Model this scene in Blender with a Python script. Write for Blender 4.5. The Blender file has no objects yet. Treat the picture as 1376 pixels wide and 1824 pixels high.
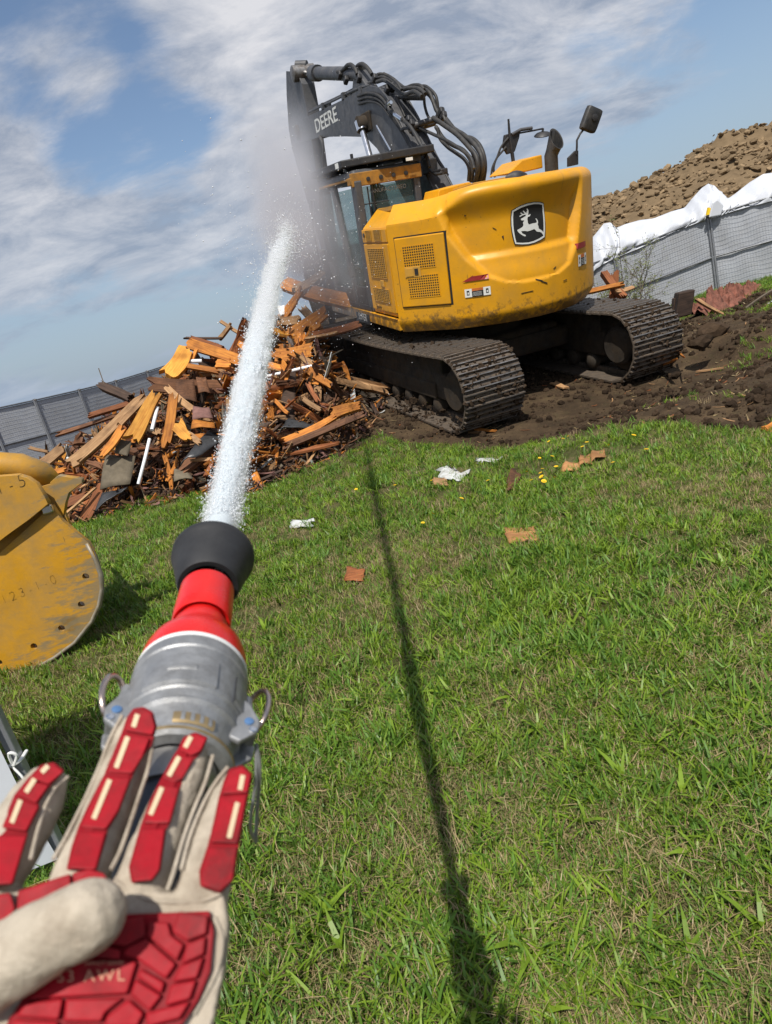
import bpy, bmesh, math, random
import numpy as np
from mathutils import Vector, Matrix, Euler
random.seed(7); rng = np.random.default_rng(7)
S = bpy.context.scene
C = S.collection
R = math.radians

# ------------------------------------------------------------------ camera
PITCH, ROLL, FPX, CAMH = R(15.5), R(15.3), 1216.0, 1.5
cF = Vector((0, math.cos(PITCH), -math.sin(PITCH)))
_u0 = Vector((0, math.sin(PITCH), math.cos(PITCH))); _r0 = Vector((1, 0, 0))
cR = _r0*math.cos(ROLL) - _u0*math.sin(ROLL)
cU = _r0*math.sin(ROLL) + _u0*math.cos(ROLL)
cO = Vector((0, 0, CAMH))
cam = bpy.data.cameras.new('camera'); camo = bpy.data.objects.new('camera', cam); C.objects.link(camo)
Mx = Matrix((cR, cU, -cF)).transposed().to_4x4(); Mx.translation = cO
camo.matrix_world = Mx
cam.sensor_fit = 'VERTICAL'; cam.sensor_height = 36; cam.lens = 24
cam.clip_start = 0.02; cam.clip_end = 3000
cam.dof.use_dof = True; cam.dof.focus_distance = 7.5; cam.dof.aperture_fstop = 11
S.camera = camo

# ------------------------------------------------------------------ light
SUN_EL = R(57.5); SHX, SHY = 0.085, 0.62            # shadow offset per metre of height
w = bpy.data.worlds.new('World'); S.world = w; w.use_nodes = True
sun = bpy.data.lights.new('sun', 'SUN'); sun.energy = 4.4; sun.angle = R(0.55); sun.color = (1, .955, .88)
suno = bpy.data.objects.new('sun', sun); C.objects.link(suno)
sdir = Vector((SHX, SHY, -1)).normalized()          # direction the light travels
suno.rotation_euler = sdir.to_track_quat('-Z', 'Y').to_euler(); suno.location = (-4, -20, 30)
def world():
    nt = w.node_tree; N = nt.nodes; L = nt.links; N.clear()
    out = N.new('ShaderNodeOutputWorld'); bg = N.new('ShaderNodeBackground'); bg.inputs[1].default_value = .105
    sky = N.new('ShaderNodeTexSky'); sky.sky_type = 'NISHITA'; sky.sun_disc = False
    sky.sun_elevation = SUN_EL
    tosun = -sdir; sky.sun_rotation = math.atan2(tosun.x, tosun.y)
    sky.air_density = 1.0; sky.dust_density = 1.2; sky.ozone_density = 1.5
    tc = N.new('ShaderNodeTexCoord')
    sep = N.new('ShaderNodeSeparateXYZ'); L.new(tc.outputs['Generated'], sep.inputs[0])
    def math_(op, a, b=None):
        m = N.new('ShaderNodeMath'); m.operation = op
        for i, v in enumerate((a, b)):
            if v is None: continue
            if isinstance(v, (int, float)): m.inputs[i].default_value = v
            else: L.new(v, m.inputs[i])
        return m.outputs[0]
    zc = math_('ADD', math_('MAXIMUM', sep.outputs[2], 0.0), .27)
    cb = N.new('ShaderNodeCombineXYZ')
    L.new(math_('DIVIDE', sep.outputs[0], zc), cb.inputs[0]); L.new(math_('DIVIDE', sep.outputs[1], zc), cb.inputs[1])
    def noise(scale, detail, rough, dist, sx, sy, ox, oy, rz=0.0):
        mp = N.new('ShaderNodeMapping'); L.new(cb.outputs[0], mp.inputs[0])
        mp.inputs['Scale'].default_value = (sx, sy, 1); mp.inputs['Location'].default_value = (ox, oy, 3.1); mp.inputs['Rotation'].default_value = (0, 0, rz)
        n = N.new('ShaderNodeTexNoise'); n.inputs['Scale'].default_value = scale; n.inputs['Detail'].default_value = detail
        n.inputs['Roughness'].default_value = rough; n.inputs['Distortion'].default_value = dist
        L.new(mp.outputs[0], n.inputs[0]); return n.outputs[0]
    a = noise(1.35, 10, .57, .3, .85, 1.15, 2.3, 0.35, .35)
    b = noise(4.2, 10, .64, .4, .8, 1.25, 5.1, 1.7, .40)
    wv = noise(.5, 3, .5, .1, 1, 1, 8.2, 4.4)
    s = math_('ADD', math_('MULTIPLY', a, .74), math_('ADD', math_('MULTIPLY', b, .30), math_('MULTIPLY', wv, .13)))
    # where the open patches of blue and the main cloud sheet lie
    nrm = N.new('ShaderNodeVectorMath'); nrm.operation = 'NORMALIZE'; L.new(tc.outputs['Generated'], nrm.inputs[0])
    for px, py, width, amt in SKY_PATCH:
        d = pix_dir(px, py)
        dt = N.new('ShaderNodeVectorMath'); dt.operation = 'DOT_PRODUCT'; L.new(nrm.outputs[0], dt.inputs[0]); dt.inputs[1].default_value = d
        mr = N.new('ShaderNodeMapRange'); mr.interpolation_type = 'SMOOTHSTEP'
        mr.inputs['From Min'].default_value = math.cos(R(width)); mr.inputs['From Max'].default_value = 1
        mr.inputs['To Min'].default_value = 0; mr.inputs['To Max'].default_value = amt
        L.new(dt.outputs['Value'], mr.inputs[0]); s = math_('ADD', s, mr.outputs[0])
    cr = N.new('ShaderNodeValToRGB'); cr.color_ramp.interpolation = 'EASE'
    cr.color_ramp.elements[0].position = CL0; cr.color_ramp.elements[0].color = (0, 0, 0, 1)
    cr.color_ramp.elements[1].position = CL1; cr.color_ramp.elements[1].color = (.95, .95, .95, 1)
    L.new(s, cr.inputs[0])
    # cloud tone: thin parts lilac grey, thick parts brighter
    ct = N.new('ShaderNodeValToRGB')
    ct.color_ramp.elements[0].position = .36; ct.color_ramp.elements[0].color = (2.5, 2.95, 3.8, 1)
    ct.color_ramp.elements[1].position = .64; ct.color_ramp.elements[1].color = (6.2, 6.2, 6.45, 1)
    L.new(noise(3.4, 10, .64, .35, .85, 1.15, 1.3, 7.9, .4), ct.inputs[0])
    mx = N.new('ShaderNodeMix'); mx.data_type = 'RGBA'
    L.new(cr.outputs[0], mx.inputs[0]); L.new(sky.outputs[0], mx.inputs[6]); L.new(ct.outputs[0], mx.inputs[7])
    # pale air low over the horizon, all the way round
    hz = N.new('ShaderNodeMapRange'); hz.interpolation_type = 'SMOOTHSTEP'; hz.inputs[1].default_value = .30; hz.inputs[2].default_value = -.02; hz.inputs[4].default_value = .80; L.new(sep.outputs[2], hz.inputs[0])
    m2 = N.new('ShaderNodeMix'); m2.data_type = 'RGBA'; L.new(hz.outputs[0], m2.inputs[0]); L.new(mx.outputs[2], m2.inputs[6]); m2.inputs[7].default_value = (2.6, 3.35, 4.4, 1)
    L.new(m2.outputs[2], bg.inputs[0]); L.new(bg.outputs[0], out.inputs[0])
def pix_dir(px, py):
    return ((cR*((px-688)/FPX)) - (cU*((py-912)/FPX)) + cF).normalized()
SKY_PATCH = [(190, 170, 9, -.20), (50, 110, 9, -.13), (330, 110, 7, -.05), (1290, 210, 17, -.13), (1376, 120, 9, -.05), (280, 520, 13, -.14), (40, 540, 8, -.10), (700, 130, 26, .09), (90, 330, 11, .16), (40, 430, 9, .10), (130, 90, 4, .10), (420, 330, 12, .05)]
CL0, CL1 = .47, .635
world()
S.view_settings.view_transform = 'Standard'; S.view_settings.look = 'None'
S.view_settings.exposure = 0.23; S.view_settings.gamma = 1; S.view_settings.use_curve_mapping = False
S.cycles.volume_step_rate = .35; S.cycles.volume_bounces = 2; S.cycles.max_bounces = 8; S.cycles.transparent_max_bounces = 24
S.cycles.use_denoising = True

# ------------------------------------------------------------------ helpers: placing
def pray(px, py):
    return cR*((px-688)/FPX) - cU*((py-912)/FPX) + cF
def at_z(px, py, z=0.0):
    d = pray(px, py); return cO + d*((z-CAMH)/d.z)
def at_y(px, py, y):
    d = pray(px, py); return cO + d*(y/d.y)
def on_ground(px, py, lift=.02):
    p = at_z(px, py, 0)
    for _ in range(6): p = at_z(px, py, float(ground_h(p.x, p.y))+lift)
    return p
def at_d(px, py, dep):
    return cO + pray(px, py)*dep
# the excavator stands nose-up on the rubble: its pose
TH, RO, PI_ = 1.9204, 0.0348, 0.1732
def _rot():
    c, s = math.cos, math.sin
    Rz = Matrix.Rotation(TH, 3, 'Z')
    Ry = Matrix(((c(-PI_), 0, s(-PI_)), (0, 1, 0), (-s(-PI_), 0, c(-PI_))))
    Rx = Matrix.Rotation(RO, 3, 'X')
    return Rz @ Ry @ Rx
XM = _rot(); XO = Vector((1.9356, 10.9472, 0.2224)); SWING = R(-6)
XU = XM @ Matrix.Rotation(SWING, 3, 'Z')
def up_on(px, py, ax, val):                # point of the slewing house seen at a pixel, on the plane axis=val
    d = XU.transposed() @ pray(px, py); o = XU.transposed() @ (cO - XO)
    return o + d*((val-o[ax])/d[ax])

# ------------------------------------------------------------------ helpers: materials
MATS = {}
def new_mat(name):
    m = bpy.data.materials.new(name); m.use_nodes = True
    nt = m.node_tree; b = nt.nodes['Principled BSDF']
    return m, nt, b
def mat(name, col, rough=.6, metal=0.0, spec=.5, var=.25, vscale=6.0, dirt=None, bump=0.0, bscale=60.0, scratch=None, coat=0.0, obj_rand=0.0):
    """one colour with soft variation, optional dirt film (colour, amount, scale), optional scratches (colour, amount, scale)"""
    m, nt, b = new_mat(name); N = nt.nodes; L = nt.links
    tc = N.new('ShaderNodeTexCoord')
    def noise(sc, det=6, ro=.6, stretch=None):
        n = N.new('ShaderNodeTexNoise'); n.inputs['Scale'].default_value = sc; n.inputs['Detail'].default_value = det; n.inputs['Roughness'].default_value = ro
        if stretch:
            mp = N.new('ShaderNodeMapping'); mp.inputs['Scale'].default_value = stretch[0]; mp.inputs['Rotation'].default_value = stretch[1]
            L.new(tc.outputs['Object'], mp.inputs[0]); L.new(mp.outputs[0], n.inputs[0])
        else: L.new(tc.outputs['Object'], n.inputs[0])
        return n.outputs[0]
    def ramp(src, p0, p1, v0=0, v1=1):
        r = N.new('ShaderNodeMapRange'); r.inputs[1].default_value = p0; r.inputs[2].default_value = p1; r.inputs[3].default_value = v0; r.inputs[4].default_value = v1
        L.new(src, r.inputs[0]); return r.outputs[0]
    def mix(f, a, c):
        x = N.new('ShaderNodeMix'); x.data_type = 'RGBA'
        if isinstance(f, (int, float)): x.inputs[0].default_value = f
        else: L.new(f, x.inputs[0])
        for i, v in ((6, a), (7, c)):
            if isinstance(v, tuple): x.inputs[i].default_value = (*v, 1)
            else: L.new(v, x.inputs[i])
        return x.outputs[2]
    lo = tuple(c*(1-var) for c in col); hi = tuple(min(1, c*(1+var)) for c in col)
    cc = mix(ramp(noise(vscale), .3, .7), lo, hi)
    if obj_rand:
        oi = N.new('ShaderNodeObjectInfo'); hs = N.new('ShaderNodeHueSaturation')
        L.new(ramp(oi.outputs['Random'], 0, 1, 1-obj_rand, 1+obj_rand), hs.inputs['Value']); L.new(cc, hs.inputs['Color']); cc = hs.outputs[0]
    if dirt:
        dc, amt, sc = dirt
        cc = mix(ramp(noise(sc, 8, .7), .42, .68, 0, amt), cc, dc)
    if scratch:
        sc_c, amt, sc = scratch
        n1 = ramp(noise(sc, 3, .5, ((1, 14, 1.3), (.3, .5, .6))), .70, .74, 0, amt)
        n2 = ramp(noise(sc*1.4, 3, .5, ((9, 1, 1.1), (.9, .2, 1.1))), .72, .76, 0, amt)
        cc = mix(n1, cc, sc_c); cc = mix(n2, cc, sc_c)
    L.new(cc, b.inputs['Base Color'])
    L.new(ramp(noise(vscale*2.3), .3, .7, max(.03, rough-.1), min(1, rough+.1)), b.inputs['Roughness'])
    b.inputs['Metallic'].default_value = metal; b.inputs['Specular IOR Level'].default_value = spec
    if coat: b.inputs['Coat Weight'].default_value = coat; b.inputs['Coat Roughness'].default_value = .15
    if bump:
        bp = N.new('ShaderNodeBump'); bp.inputs['Strength'].default_value = bump; bp.inputs['Distance'].default_value = .01
        L.new(noise(bscale, 8, .65), bp.inputs['Height']); L.new(bp.outputs[0], b.inputs['Normal'])
    MATS[name] = m; return m
def add_mud(m):
    nt = m.node_tree; N = nt.nodes; L = nt.links; b = N['Principled BSDF']; src = b.inputs['Base Color'].links[0].from_socket
    tc = N.new('ShaderNodeTexCoord'); sp = N.new('ShaderNodeSeparateXYZ'); L.new(tc.outputs['Object'], sp.inputs[0])
    n = N.new('ShaderNodeTexNoise'); n.inputs['Scale'].default_value = 9; n.inputs['Detail'].default_value = 9; n.inputs['Roughness'].default_value = .75; L.new(tc.outputs['Object'], n.inputs[0])
    h = N.new('ShaderNodeMapRange'); h.inputs[1].default_value = 1.55; h.inputs[2].default_value = 1.10; h.inputs[3].default_value = -.10; h.inputs[4].default_value = .22; L.new(sp.outputs[2], h.inputs[0])
    a = N.new('ShaderNodeMath'); L.new(n.outputs[0], a.inputs[0]); L.new(h.outputs[0], a.inputs[1])
    r = N.new('ShaderNodeMapRange'); r.inputs[1].default_value = .56; r.inputs[2].default_value = .70; r.inputs[4].default_value = .8; L.new(a.outputs[0], r.inputs[0])
    x = N.new('ShaderNodeMix'); x.data_type = 'RGBA'; L.new(r.outputs[0], x.inputs[0]); L.new(src, x.inputs[6]); x.inputs[7].default_value = (.10, .062, .028, 1)
    # fine specks and short rub marks
    v = N.new('ShaderNodeTexNoise'); v.inputs['Scale'].default_value = 26; v.inputs['Detail'].default_value = 2; L.new(tc.outputs['Object'], v.inputs[0])
    rv = N.new('ShaderNodeMapRange'); rv.inputs[1].default_value = .72; rv.inputs[2].default_value = .75; rv.inputs[4].default_value = .7; L.new(v.outputs[0], rv.inputs[0])
    y = N.new('ShaderNodeMix'); y.data_type = 'RGBA'; L.new(rv.outputs[0], y.inputs[0]); L.new(x.outputs[2], y.inputs[6]); y.inputs[7].default_value = (.13, .075, .02, 1)
    L.new(y.outputs[2], b.inputs['Base Color'])
def wood(name, c1, c2, rough=.75):
    m, nt, b = new_mat(name); N = nt.nodes; L = nt.links
    tc = N.new('ShaderNodeTexCoord'); oi = N.new('ShaderNodeObjectInfo')
    ad = N.new('ShaderNodeVectorMath'); ad.operation = 'MULTIPLY_ADD'
    L.new(oi.outputs['Random'], ad.inputs[0]); ad.inputs[1].default_value = (13, 7, 9); L.new(tc.outputs['Object'], ad.inputs[2])
    mp = N.new('ShaderNodeMapping'); mp.inputs['Scale'].default_value = (1.6, 26, 26); L.new(ad.outputs[0], mp.inputs[0])
    n = N.new('ShaderNodeTexNoise'); n.inputs['Scale'].default_value = 2.2; n.inputs['Detail'].default_value = 7; n.inputs['Distortion'].default_value = .6; L.new(mp.outputs[0], n.inputs[0])
    n2 = N.new('ShaderNodeTexNoise'); n2.inputs['Scale'].default_value = 4.5; n2.inputs['Detail'].default_value = 6; L.new(ad.outputs[0], n2.inputs[0])
    cr = N.new('ShaderNodeValToRGB'); cr.color_ramp.elements[0].position = .32; cr.color_ramp.elements[1].position = .66
    cr.color_ramp.elements[0].color = (*c2, 1); cr.color_ramp.elements[1].color = (*c1, 1); L.new(n.outputs[0], cr.inputs[0])
    mr = N.new('ShaderNodeMapRange'); mr.inputs[1].default_value = .5; mr.inputs[2].default_value = .72; mr.inputs[4].default_value = .7; L.new(n2.outputs[0], mr.inputs[0])
    mx = N.new('ShaderNodeMix'); mx.data_type = 'RGBA'; L.new(mr.outputs[0], mx.inputs[0]); L.new(cr.outputs[0], mx.inputs[6]); mx.inputs[7].default_value = (c2[0]*.5, c2[1]*.5, c2[2]*.55, 1)
    hs = N.new('ShaderNodeHueSaturation'); mv = N.new('ShaderNodeMapRange'); mv.inputs[3].default_value = .65; mv.inputs[4].default_value = 1.3
    L.new(oi.outputs['Random'], mv.inputs[0]); L.new(mv.outputs[0], hs.inputs['Value']); L.new(mx.outputs[2], hs.inputs['Color'])
    L.new(hs.outputs[0], b.inputs['Base Color']); b.inputs['Roughness'].default_value = rough; b.inputs['Specular IOR Level'].default_value = .3
    bp = N.new('ShaderNodeBump'); bp.inputs['Strength'].default_value = .5; bp.inputs['Distance'].default_value = .006; L.new(n.outputs[0], bp.inputs['Height']); L.new(bp.outputs[0], b.inputs['Normal'])
    MATS[name] = m; return m
DUST = (.16, .11, .06)
mat('yellow', (.66, .30, .004), .42, var=.09, vscale=1.6, dirt=((.30, .185, .05), .36, 2.6), scratch=((.09, .06, .03), .55, 1.3), bump=.03, bscale=240, spec=.45)
mat('yellow_dusty', (.52, .27, .035), .6, var=.1, vscale=3, dirt=((.30, .21, .09), .6, 4), scratch=((.12, .08, .04), .4, 1.6))
mat('bucket_yellow', (.50, .245, .008), .55, var=.14, vscale=3, dirt=((.20, .155, .09), .65, 2.6), scratch=((.13, .09, .04), .75, 3.2), bump=.14, bscale=34)
def bucket_wear(m):
    nt = m.node_tree; N = nt.nodes; L = nt.links; b = N['Principled BSDF']; src = b.inputs['Base Color'].links[0].from_socket
    tc = N.new('ShaderNodeTexCoord'); d = N.new('ShaderNodeVectorMath'); d.operation = 'DISTANCE'; L.new(tc.outputs['Object'], d.inputs[0]); d.inputs[1].default_value = (-.5, 0, .95)
    mp = N.new('ShaderNodeMapping'); mp.inputs['Scale'].default_value = (3, 3, 11); mp.inputs['Rotation'].default_value = (0, .6, 0); L.new(tc.outputs['Object'], mp.inputs[0])
    n = N.new('ShaderNodeTexNoise'); n.inputs['Scale'].default_value = 2.5; n.inputs['Detail'].default_value = 9; n.inputs['Roughness'].default_value = .72; L.new(mp.outputs[0], n.inputs[0])
    h = N.new('ShaderNodeMapRange'); h.inputs[1].default_value = .72; h.inputs[2].default_value = 1.22; h.inputs[3].default_value = -.14; h.inputs[4].default_value = .15; L.new(d.outputs['Value'], h.inputs[0])
    a = N.new('ShaderNodeMath'); L.new(n.outputs[0], a.inputs[0]); L.new(h.outputs[0], a.inputs[1])
    r = N.new('ShaderNodeMapRange'); r.inputs[1].default_value = .50; r.inputs[2].default_value = .62; r.inputs[4].default_value = .8; L.new(a.outputs[0], r.inputs[0])
    x = N.new('ShaderNodeMix'); x.data_type = 'RGBA'; L.new(r.outputs[0], x.inputs[0]); L.new(src, x.inputs[6]); x.inputs[7].default_value = (.19, .155, .095, 1); L.new(x.outputs[2], b.inputs['Base Color'])
bucket_wear(MATS['bucket_yellow'])
mat('worn_rim', (.30, .27, .22), .55, metal=.3, var=.2, vscale=20, dirt=((.22, .15, .06), .6, 9))
mat('band_yellow', (.34, .155, .015), .7, var=.15, vscale=5, dirt=((.11, .07, .03), .75, 8))
mat('boom_grey', (.050, .052, .058), .5, var=.15, dirt=((.13, .12, .11), .5, 5), bump=.03)
mat('black', (.016, .016, .018), .55, var=.3, dirt=((.07, .06, .05), .4, 8))
mat('rubber', (.02, .02, .021), .62, var=.3, dirt=((.08, .07, .055), .5, 9), bump=.05)
mat('chrome', (.75, .76, .78), .16, metal=1, var=.05)
mat('steel', (.33, .32, .31), .42, metal=.85, var=.15, dirt=((.10, .08, .06), .5, 14))
mat('shoe_steel', (.080, .064, .050), .7, metal=.1, var=.35, vscale=14, dirt=((.135, .098, .064), .95, 6), bump=.35, bscale=50)
mat('worn_steel', (.24, .23, .22), .45, metal=.7, var=.2, vscale=25, dirt=((.11, .08, .055), .95, 10))
mat('mud', (.045, .030, .019), .95, var=.4, vscale=20, bump=.9, bscale=45, spec=.15)
mat('frame_dirty', (.040, .034, .028), .9, spec=.15, var=.4, vscale=7, dirt=((.06, .042, .026), .9, 5), bump=.4, bscale=30)
mat('white', (.72, .72, .70), .6, var=.06)
mat('decal_white', (.70, .70, .66), .5, var=.05)
mat('decal_black', (.017, .017, .018), .45, var=.2)
mat('decal_red', (.27, .018, .016), .5, var=.1)
mat('decal_orange', (.5, .13, .02), .5)
mat('sheet_white', (.53, .55, .59), .55, var=.06, vscale=3, bump=.05, bscale=12)
mat('sheet_grey', (.40, .42, .455), .5, var=.08, vscale=2.2, bump=.12, bscale=7, dirt=((.30, .29, .28), .5, 1.7))
mat('galv', (.30, .31, .33), .45, metal=.6, var=.15, vscale=20)
mat('wire', (.14, .145, .155), .5, metal=.5)
mat('pink', (.21, .085, .06), .95, var=.5, vscale=9, dirt=((.10, .06, .045), .7, 6), bump=1.0, bscale=30, spec=.1)
mat('plastic_white', (.76, .77, .78), .4, var=.04)
mat('tar_sheet', (.035, .036, .038), .38, var=.4, vscale=7, bump=.3, bscale=14)
mat('shingle', (.13, .105, .07), .9, var=.25, vscale=10, bump=.3, bscale=80, obj_rand=.3)
mat('shingle_red', (.15, .075, .062), .9, var=.3, vscale=12, bump=.3, bscale=80, obj_rand=.3)
mat('glove_hide', (.49, .425, .335), .88, var=.18, vscale=14, dirt=((.17, .13, .09), .8, 17), bump=.45, bscale=110, spec=.2)
mat('glove_red', (.33, .004, .012), .6, var=.18, vscale=25, dirt=((.09, .010, .010), .8, 26), bump=.12, bscale=160, spec=.22)
mat('glove_red_base', (.21, .004, .009), .65, spec=.2, var=.2, vscale=25)
mat('glove_stripe', (.56, .44, .28), .8, var=.1)
mat('glove_print', (.46, .22, .14), .7)
mat('sleeve', (.10, .055, .025), .9, var=.2, bump=.2)
mat('nozzle_red', (.62, .010, .008), .30, var=.06, vscale=12, dirt=((.40, .03, .025), .35, 30), spec=.5, bump=.03, bscale=80)
mat('nozzle_black', (.012, .012, .013), .6, var=.3, dirt=((.045, .045, .045), .35, 22), bump=.08, bscale=90)
mat('alu', (.36, .365, .37), .52, metal=.65, var=.22, vscale=26, dirt=((.14, .135, .125), .7, 24), bump=.12, bscale=90)
mat('brass', (.34, .25, .13), .5, metal=.7, var=.3, vscale=60)
mat('copper_ring', (.55, .44, .38), .22, metal=1, var=.1)
mat('blue_dot', (.07, .15, .30), .45)
mat('hose', (.022, .026, .040), .5, var=.3, vscale=20)
mat('dandelion', (.75, .50, .010), .7, var=.1)
mat('stem_green', (.08, .13, .03), .7)
mat('twig', (.11, .085, .06), .9, var=.3)
mat('leaf_pale', (.13, .15, .045), .7, var=.3, vscale=30, obj_rand=.2)
mat('paper', (.52, .54, .53), .7, var=.22, vscale=9, dirt=((.25, .21, .15), .6, 14))
mat('seat', (.022, .022, .025), .8, var=.2)
wood('wood_orange', (.56, .22, .035), (.30, .095, .018))
wood('wood_bright', (.66, .33, .055), (.48, .185, .026))
wood('wood_tan', (.42, .25, .12), (.24, .125, .055))
wood('wood_brown', (.19, .085, .04), (.085, .038, .019))
wood('wood_rust', (.30, .105, .035), (.145, .048, .018))
wood('wood_dark', (.075, .045, .03), (.03, .018, .013))
wood('card', (.43, .22, .085), (.30, .135, .05))
add_mud(MATS['yellow'])
def glass_mat():
    m, nt, b = new_mat('cab_glass'); N = nt.nodes; L = nt.links
    tr = N.new('ShaderNodeBsdfTransparent'); tr.inputs[0].default_value = (.74, .84, .82, 1)
    b.inputs['Base Color'].default_value = (.10, .14, .14, 1); b.inputs['Roughness'].default_value = .12
    ms = N.new('ShaderNodeMixShader'); ms.inputs[0].default_value = .30
    L.new(tr.outputs[0], ms.inputs[1]); L.new(b.outputs[0], ms.inputs[2]); L.new(ms.outputs[0], N['Material Output'].inputs[0])
    MATS['glass'] = m
glass_mat()
def water_mat(name, col, alpha=1.0):
    m, nt, b = new_mat(name)
    b.inputs['Base Color'].default_value = (*col, 1); b.inputs['Roughness'].default_value = .25
    b.inputs['Specular IOR Level'].default_value = .6; b.inputs['Alpha'].default_value = alpha
    MATS[name] = m; return m
water_mat('water', (.50, .56, .59)); water_mat('droplet', (.78, .80, .82))

# ------------------------------------------------------------------ helpers: geometry
class MB:
    def __init__(self, X=None): self.v = []; self.f = []; self.X = X
    def add(self, vs, fs):
        o = len(self.v); self.v += [Vector(p) for p in vs]; self.f += [tuple(i+o for i in f) for f in fs]; return self
    def box(self, c, s, rot=None):
        x, y, z = (q/2 for q in s); vs = [Vector((a, b, d)) for a in (-x, x) for b in (-y, y) for d in (-z, z)]
        if rot is not None: vs = [rot @ p for p in vs]
        return self.add([p+Vector(c) for p in vs], [(0, 1, 3, 2), (4, 6, 7, 5), (0, 4, 5, 1), (2, 3, 7, 6), (0, 2, 6, 4), (1, 5, 7, 3)])
    def hexa(self, b4, t4):
        return self.add(list(b4)+list(t4), [(3, 2, 1, 0), (4, 5, 6, 7), (0, 1, 5, 4), (1, 2, 6, 5), (2, 3, 7, 6), (3, 0, 4, 7)])
    def prism(self, poly, off):
        n = len(poly); off = Vector(off)
        vs = [Vector(p) for p in poly] + [Vector(p)+off for p in poly]
        return self.add(vs, [tuple(range(n))[::-1], tuple(range(n, 2*n))] + [(i, (i+1) % n, n+(i+1) % n, n+i) for i in range(n)])
    def tube(self, pts, r, seg=8, caps=True):
        pts = [Vector(p) for p in pts]; n = len(pts)
        rs = r if isinstance(r, (list, tuple)) else [r]*n
        t0 = (pts[1]-pts[0]).normalized(); a = t0.orthogonal().normalized(); vs = []
        for i, p in enumerate(pts):
            t = (pts[min(i+1, n-1)]-pts[max(i-1, 0)])
            t = t.normalized() if t.length > 1e-9 else t0
            a = (a - t*a.dot(t)); a = a.normalized() if a.length > 1e-6 else t.orthogonal().normalized()
            b = t.cross(a)
            for k in range(seg):
                th = 2*math.pi*k/seg; vs.append(p + (a*math.cos(th)+b*math.sin(th))*rs[i])
        fs = [(i*seg+k, i*seg+(k+1) % seg, (i+1)*seg+(k+1) % seg, (i+1)*seg+k) for i in range(n-1) for k in range(seg)]
        if caps: fs += [tuple(range(seg))[::-1], tuple((n-1)*seg+k for k in range(seg))]
        return self.add(vs, fs)
    def lathe(self, o, axis, prof, seg=40, caps=True):
        o = Vector(o); ax = Vector(axis).normalized(); a = ax.orthogonal().normalized(); b = ax.cross(a); vs = []
        for s, r in prof:
            for k in range(seg):
                th = 2*math.pi*k/seg; vs.append(o+ax*s+(a*math.cos(th)+b*math.sin(th))*r)
        n = len(prof)
        fs = [(i*seg+k, i*seg+(k+1) % seg, (i+1)*seg+(k+1) % seg, (i+1)*seg+k) for i in range(n-1) for k in range(seg)]
        if caps: fs += [tuple(range(seg))[::-1], tuple((n-1)*seg+k for k in range(seg))]
        return self.add(vs, fs)
    def grid(self, rows):
        h, w_ = len(rows), len(rows[0])
        return self.add([p for r in rows for p in r], [(i*w_+j, i*w_+j+1, (i+1)*w_+j+1, (i+1)*w_+j) for i in range(h-1) for j in range(w_-1)])
    def mesh(self, name, m, smooth=None, recalc=True):
        vs = self.v if self.X is None else [self.X @ p for p in self.v]
        me = bpy.data.meshes.new(name); me.from_pydata([tuple(p) for p in vs], [], self.f); me.update()
        if recalc:
            bm = bmesh.new(); bm.from_mesh(me); bmesh.ops.recalc_face_normals(bm, faces=bm.faces); bm.to_mesh(me); bm.free()
        if smooth is not None:
            me.polygons.foreach_set('use_smooth', [True]*len(me.polygons)); me.set_sharp_from_angle(angle=R(smooth))
        if m: me.materials.append(MATS[m] if isinstance(m, str) else m)
        return me
    def build(self, name, m, parent=None, smooth=None, bevel=0, seg=2, recalc=True):
        o = bpy.data.objects.new(name, self.mesh(name, m, smooth, recalc)); C.objects.link(o)
        if parent: o.parent = parent
        if bevel:
            bv = o.modifiers.new('edge', 'BEVEL'); bv.width = bevel; bv.segments = seg; bv.limit_method = 'ANGLE'; bv.angle_limit = R(30)
        return o
def tag(o, label=None, cat=None, group=None, kind=None):
    if label: o['label'] = label
    if cat: o['category'] = cat
    if group: o['group'] = group
    if kind: o['kind'] = kind
    return o
def empty(name, loc=(0, 0, 0), label=None, cat=None, group=None):
    o = bpy.data.objects.new(name, None); o.location = loc; o.empty_display_size = .2; C.objects.link(o)
    return tag(o, label, cat, group)
def text_mesh(body, size, name, m, parent, place, extrude=.001, shear=0, spacing=1.0, rot180=False, boldoff=0.0):
    """place: function (u,v,w)->Vector, u along the line, v up, w out of the surface"""
    cu = bpy.data.curves.new(name, 'FONT'); cu.body = body; cu.size = size; cu.extrude = extrude; cu.align_x = 'CENTER'; cu.align_y = 'CENTER'
    cu.shear = shear; cu.space_character = spacing; cu.offset = boldoff
    tmp = bpy.data.objects.new('tmp', cu); C.objects.link(tmp)
    dg = bpy.context.evaluated_depsgraph_get(); me = bpy.data.meshes.new_from_object(tmp.evaluated_get(dg))
    bpy.data.objects.remove(tmp)
    for v in me.vertices: v.co = place(v.co.x, v.co.y, v.co.z)
    me.materials.clear(); me.materials.append(MATS[m]); me.name = name
    o = bpy.data.objects.new(name, me); C.objects.link(o); o.parent = parent; return o
def flat_mesh(splines, extrude, bevel=0.0):
    """2D outlines (outer and holes) -> filled, extruded mesh in local XY"""
    cu = bpy.data.curves.new('flat', 'CURVE'); cu.dimensions = '2D'; cu.fill_mode = 'BOTH'; cu.extrude = extrude; cu.bevel_depth = bevel
    for pts in splines:
        sp = cu.splines.new('POLY'); sp.points.add(len(pts)-1); sp.use_cyclic_u = True
        for p, q in zip(sp.points, pts): p.co = (q[0], q[1], 0, 1)
    tmp = bpy.data.objects.new('tmp', cu); C.objects.link(tmp)
    dg = bpy.context.evaluated_depsgraph_get(); me = bpy.data.meshes.new_from_object(tmp.evaluated_get(dg))
    bpy.data.objects.remove(tmp); return me
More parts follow.
